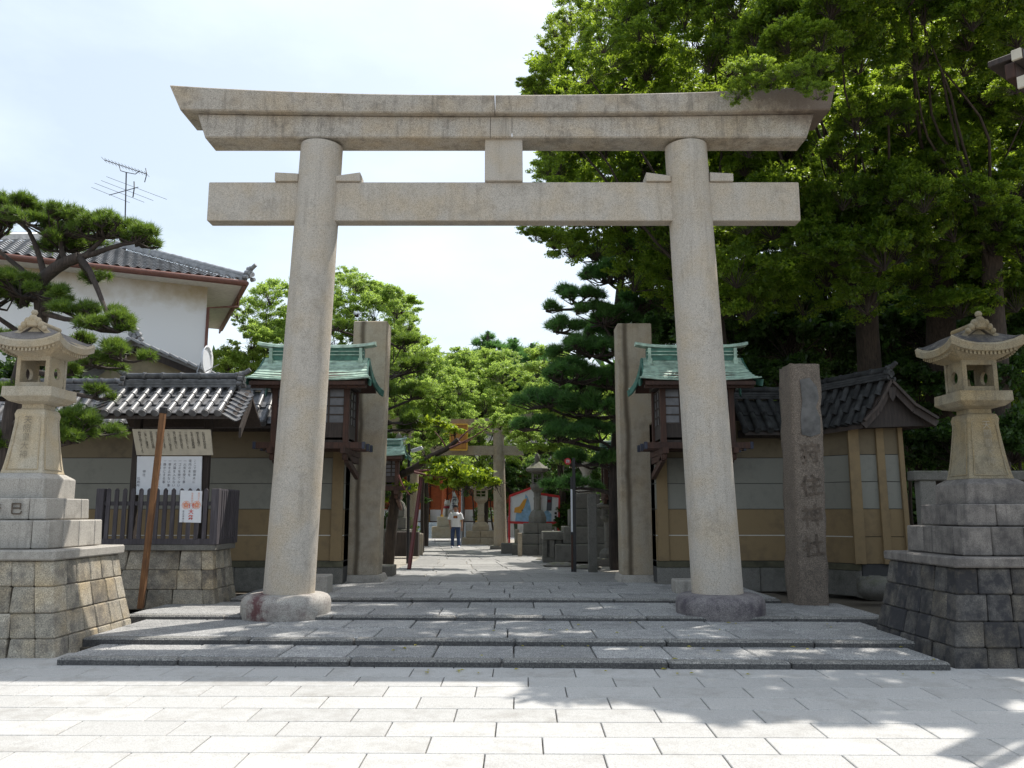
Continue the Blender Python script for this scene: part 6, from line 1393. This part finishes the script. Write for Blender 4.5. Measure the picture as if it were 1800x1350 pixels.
pl = [lob(u, v, Y, ru, rv, ry, f) for u, v, Y, ru, rv, ry, f in [(35, 372, 14.3, 60, 26, .8, 1), (-20, 400, 14.5, 50, 30, .7, 1), (110, 392, 14.2, 72, 26, .85, 1), (185, 402, 14.0, 62, 22, .7, 1), (240, 414, 13.9, 46, 17, .55, 1), (120, 430, 14.6, 60, 16, .6, .6),
      (40, 505, 14.0, 62, 24, .7, 1), (-20, 520, 14.2, 50, 26, .7, 1), (95, 515, 13.8, 30, 16, .5, .9), (160, 545, 13.5, 48, 20, .5, 1), (208, 572, 13.3, 44, 16, .5, 1), (165, 490, 14.4, 34, 9, .4, .4),
      (215, 622, 13.3, 44, 16, .5, 1), (165, 632, 13.6, 40, 14, .5, 1), (140, 598, 14.3, 24, 12, .4, .6), (150, 745, 12.9, 52, 20, .5, 1), (125, 768, 12.8, 40, 14, .5, 1), (165, 690, 13.8, 26, 12, .4, .6), (20, 690, 14.6, 40, 20, .5, .8), (10, 600, 14.6, 44, 18, .5, .8), (10, 780, 14.6, 40, 22, .5, .8), (130, 650, 14.4, 26, 12, .4, .6)]]
pine('old garden pine with flat clipped pads of needles behind the left stone lantern', at(12, 1000, 14.6)*1.0, [Vector((at(8, 950, 14.6).x, 14.6, .2)), at(12, 800, 14.6), at(28, 690, 14.6), at(55, 600, 14.5), at(78, 545, 14.3), at(62, 500, 14.3), at(100, 468, 14.2), at(140, 452, 14.1)], pl, Mt['pineneedle'], .21, tuft=.135, tdens=350, nn=22, needle=.0055)
rp = [lob(u, v, Y, ru, rv, None, f) for u, v, Y, ru, rv, f in [(1110, 430, 22.4, 50, 26, 1), (1070, 480, 22.4, 60, 24, 1), (1015, 520, 22, 45, 18, .9), (1120, 530, 22.5, 50, 24, 1), (1060, 555, 21.8, 60, 22, 1), (985, 575, 21.8, 42, 14, .9), (1040, 610, 21.6, 66, 22, 1), (1110, 610, 22.2, 50, 24, 1), (1000, 655, 21.6, 66, 22, 1), (1075, 665, 21.8, 50, 22, 1), (960, 700, 21.4, 52, 20, 1), (1030, 715, 21.4, 62, 22, 1), (985, 760, 21.2, 60, 20, 1), (1055, 760, 21.8, 50, 22, 1), (940, 745, 21.6, 40, 14, .9), (1025, 805, 21.8, 55, 18, .8), (1000, 850, 22.6, 50, 14, .6), (1135, 480, 23, 50, 26, 1), (1050, 445, 23, 40, 20, .8), (1090, 580, 23, 70, 30, .8), (1030, 680, 23, 70, 30, .8), (1100, 720, 23, 50, 30, .8), (960, 540, 22.5, 22, 10, .6), (1150, 420, 23.5, 50, 30, .9)]]
pine('tall dark layered pine inside the gate behind the right gate post', Vector((AX(1085, 980, 22.2), 22.2, GZ)), [Vector((AX(1085, 980, 22.2), 22.2, .2)), at(1080, 800, 22.2), at(1092, 650, 22.2), at(1085, 540, 22.4), at(1100, 440, 22.4)], rp, Mt['darkneedle'], .2, tuft=.21, tdens=310, nn=16, needle=.011)
lp = [lob(u, v, Y, ru, rv, None, f) for u, v, Y, ru, rv, f in [(592, 572, 24, 36, 12, 1), (700, 600, 25, 36, 16, 1), (665, 585, 25, 30, 14, 1), (700, 645, 24.5, 50, 20, 1), (745, 640, 25, 26, 14, .8), (670, 690, 24, 40, 18, 1), (725, 690, 24.5, 40, 16, 1), (690, 730, 24, 46, 18, 1), (665, 770, 24, 40, 16, .9), (725, 745, 24, 34, 14, .8), (700, 800, 24, 34, 12, .7)]]
pine('mid-green pine rising just behind the left gate post', Vector((AX(655, 980, 24.5), 24.5, GZ)), [Vector((AX(655, 980, 24.5), 24.5, .2)), at(660, 800, 24.5), at(650, 700, 24.5), at(660, 600, 24.6)], lp, Mt['pineneedle'], .17, tuft=.19, tdens=230, nn=18, needle=.010)
for i, (u, v, Y, lab) in enumerate(((858, 588, 58, 'distant dark pine top standing highest above the centre trees'), (905, 600, 60, 'distant dark pine top right of the highest one'), (935, 612, 56, 'distant dark pine top nearest the right pine'))):
    fp = [lob(u+du, v+dv, Y, ru, 10, None, 1) for du, dv, ru in ((0, 2, 10), (-4, 14, 20), (6, 22, 26), (-8, 34, 30), (8, 46, 32), (0, 60, 34))]
    pine(lab, Vector((AX(u, 950, Y), Y, GZ)), [Vector((AX(u, 950, Y), Y, .2)), at(u, 800, Y), at(u, 600, Y), at(u, v-6, Y)], fp, Mt['darkneedle'], .25, tuft=.45, tdens=26, nn=16, needle=.03, group='distant pines')
# --- light green trees beyond the gate
def bl(label, ub, Yb, vt, L_, mat, r=.2, **kw):
    b0 = Vector((AX(ub, 950, Yb), Yb, GZ)); return broadleaf('broadleaf_tree', label, b0, at(ub, vt, Yb), r, [lob(*l) for l in L_], Mt[mat], 'light green trees beyond the gate', **kw)
def topv(u): return float(np.interp(u, [370, 385, 400, 430, 455, 480, 500, 525, 560, 600, 640, 670, 700, 720, 740, 748, 765, 782, 792, 804, 830, 880, 925, 938, 960], [640, 600, 560, 492, 470, 465, 478, 474, 490, 478, 472, 486, 506, 530, 562, 590, 628, 655, 640, 616, 608, 612, 616, 640, 720]))
def fill(u0, u1, v1, du, dv, Ya, Yb, ru, f0=.25, f1=.75, drop=.04):
    L_ = []
    for j, v in enumerate(np.arange(440, v1, dv*.8)):
        for u in np.arange(u0+(j % 2)*du*.4, u1, du*.8):
            uu, vv, r_ = u+gr.uniform(-.35, .35)*du, v+gr.uniform(-.3, .3)*dv, ru*gr.uniform(.75, 1.2)
            if vv-r_*.7 < topv(uu) or gr.random() < drop: continue
            L_.append((uu, vv, gr.uniform(Ya, Yb), r_*1.1, r_*.85, None, gr.uniform(f0, f1)))
    return L_
bl('light green tree with airy crown between the white house and the left torii pillar', 455, 28, 700, fill(378, 560, 720, 40, 34, 27, 30, 30), 'lightleaf', dens=1150, L=.13, W=.062, clump=.5, per=70, bsel=3, shell=.36, flat=.8)
bl('light green tree with rounded crown seen between the left torii pillar and the gate post', 640, 30, 700, fill(560, 752, 720, 40, 34, 29.5, 32.5, 30)+[(610, 482, 31, 24, 10, None, .3)], 'lightleaf', dens=1000, L=.135, W=.064, clump=.5, per=70, bsel=3, shell=.36, flat=.8)
bl('yellow-green tree behind the far torii, left of the path', 745, 37, 800, fill(690, 800, 835, 34, 30, 35.5, 39, 27), 'lightleaf', dens=760, L=.16, W=.075, clump=.55, per=70, bsel=3, shell=.36, flat=.8)
bl('yellow-green tree filling the middle gap behind the far torii', 850, 42, 800, fill(792, 955, 835, 34, 30, 39.5, 44, 27), 'lightleaf', dens=620, L=.18, W=.085, clump=.6, per=70, bsel=3, shell=.36, flat=.8)
bl('bright leafed tree half hidden behind the dark pine', 985, 33, 820, [(960, 640, 34, 40, 45), (985, 720, 33, 60, 50), (950, 780, 32, 45, 30), (1040, 700, 33, 50, 70), (1030, 800, 31, 60, 40)], 'lightleaf', dens=600, L=.17, W=.08, clump=.42, per=90)
shrub('dark evergreen hedge in the shade behind the right lanterns', [lob(*l) for l in [(1000, 870, 34, 60, 40), (1060, 850, 32, 60, 50), (1120, 850, 28, 50, 70), (960, 830, 38, 40, 30), (1080, 900, 30, 60, 40), (1020, 920, 33, 60, 30)]], Mt['darkleaf'], (3.5, 33, GZ), dens=400, L=.2, W=.1)
shrub('dark evergreen hedge in the shade behind the left lantern', [lob(*l) for l in [(690, 880, 36, 50, 40), (660, 850, 34, 50, 50), (700, 930, 34, 40, 30)]], Mt['darkleaf'], (-5.5, 35, GZ), dens=400, L=.2, W=.1)
shrub('green garden trees behind the left wall, below the house', [lob(*l) for l in [(60, 650, 19.6, 90, 50), (-20, 700, 19, 80, 80), (150, 700, 19.3, 50, 30)]], Mt['darkleaf'], (-11, 19.5, .2), dens=700, L=.13, W=.06)
shrub('dark evergreen shrubs in front of the right half of the hall', [lob(*l) for l in [(900, 850, 40, 40, 30), (940, 870, 41, 40, 30), (930, 820, 42, 46, 30), (985, 850, 41, 50, 40), (905, 900, 39, 22, 26), (850, 905, 43, 20, 16), (830, 860, 43, 16, 26), (862, 870, 42, 22, 30), (815, 845, 44, 14, 14), (890, 880, 41, 26, 30), (975, 910, 40, 50, 30), (1010, 800, 38, 50, 40)]], Mt['darkleaf'], (1.5, 40, GZ))
dr_ = thing('young_maple', (AX(762, 960, 31), 31, GZ), 'young light green maple drooping across the far torii lintel', 'tree')
limb(dr_, [Vector((AX(742, 960, 31), 31, GZ)), at(742, 860, 31), at(750, 780, 31)], .08, .04, Mt['bark'], 'trunk', 8, .05)
boughs([lob(*l) for l in [(745, 765, 30.5, 26, 20), (770, 752, 30.5, 26, 18), (735, 790, 30, 26, 20), (765, 780, 30.6, 20, 14, None, .5), (850, 752, 31, 24, 14, None, .5), (880, 745, 31, 24, 14), (905, 750, 30.5, 26, 18), (840, 770, 31, 20, 14, None, .5), (925, 765, 30, 24, 22), (720, 810, 29, 24, 18)]], Mt['lightleaf'], dr_)
# --- cherry with its propped limb
ch = thing('cherry_tree', (AX(684, 975, 24.2), 24.2, GZ), 'leaning cherry tree with a low limb of bright leaves stretching over the path', 'cherry tree')
limb(ch, [Vector((AX(682, 975, 24.2), 24.2, .2)), at(690, 910, 24.1), at(698, 862, 24.0), at(690, 838, 24.0)], .17, .12, Mt['bark'], 'trunk', 10, .03)
limb(ch, [at(660, 840, 24.0), at(690, 838, 24.0), at(728, 826, 23.8), at(752, 803, 23.6), at(786, 790, 23.4), at(805, 772, 23.3)], .15, .06, Mt['bark'], 'branch', 9, .03)
for i, pts in enumerate(([(786, 790), (775, 770), (764, 758)], [(805, 775), (822, 758), (840, 745)], [(805, 777), (820, 778), (832, 772)], [(790, 788), (830, 770), (865, 745)], [(728, 828), (770, 825), (830, 835), (880, 850)], [(728, 830), (760, 838), (800, 842), (850, 842)], [(700, 835), (705, 850), (720, 870)])):
    limb(ch, [at(u, v, 23.5-.1*i) for u, v in pts], .035, .012, Mt['redtwig'], 'twig', 5, .03, i)
crown('crown', [lob(*l) for l in [(790, 832, 23.2, 46, 20), (830, 838, 23.0, 46, 20), (870, 848, 22.8, 28, 13), (775, 812, 23.6, 40, 12), (800, 760, 23.8, 30, 14, None, .5), (770, 745, 24, 30, 14, None, .5), (800, 855, 23.1, 30, 12), (760, 830, 23.4, 26, 10), (700, 855, 23.6, 26, 14), (720, 862, 23.5, 22, 14), (690, 820, 23.8, 24, 10), (820, 850, 22.9, 30, 14), (760, 850, 23.2, 20, 8, None, .6), (690, 878, 23.5, 16, 6, None, .5)]], Mt['cherryleaf'], ch, dens=1500, L=.13, W=.075, clump=.22, per=40, droop=.6, twr=.006)
V = G.normal(size=(1, 3))
# --- far grove closing the view
shrub('far-off mixed grove behind the shrine hall', [(x, 66+3*sin(x), 2.6+z_+.8*sin(x*1.7), 2.4, 2.2, 2.2, 1) for x in range(-34, 40, 3) for z_ in (0, 3)], Mt['darkleaf'], (0, 66, GZ), name='distant_grove', cat='grove', k=3.6)

for o in bpy.data.objects:                       # multitudes of fine pieces that are one part each
    if o.name.split('.')[0] in ('twigs', 'branchlets', 'needles', 'rafters'): o['kind'] = 'stuff'
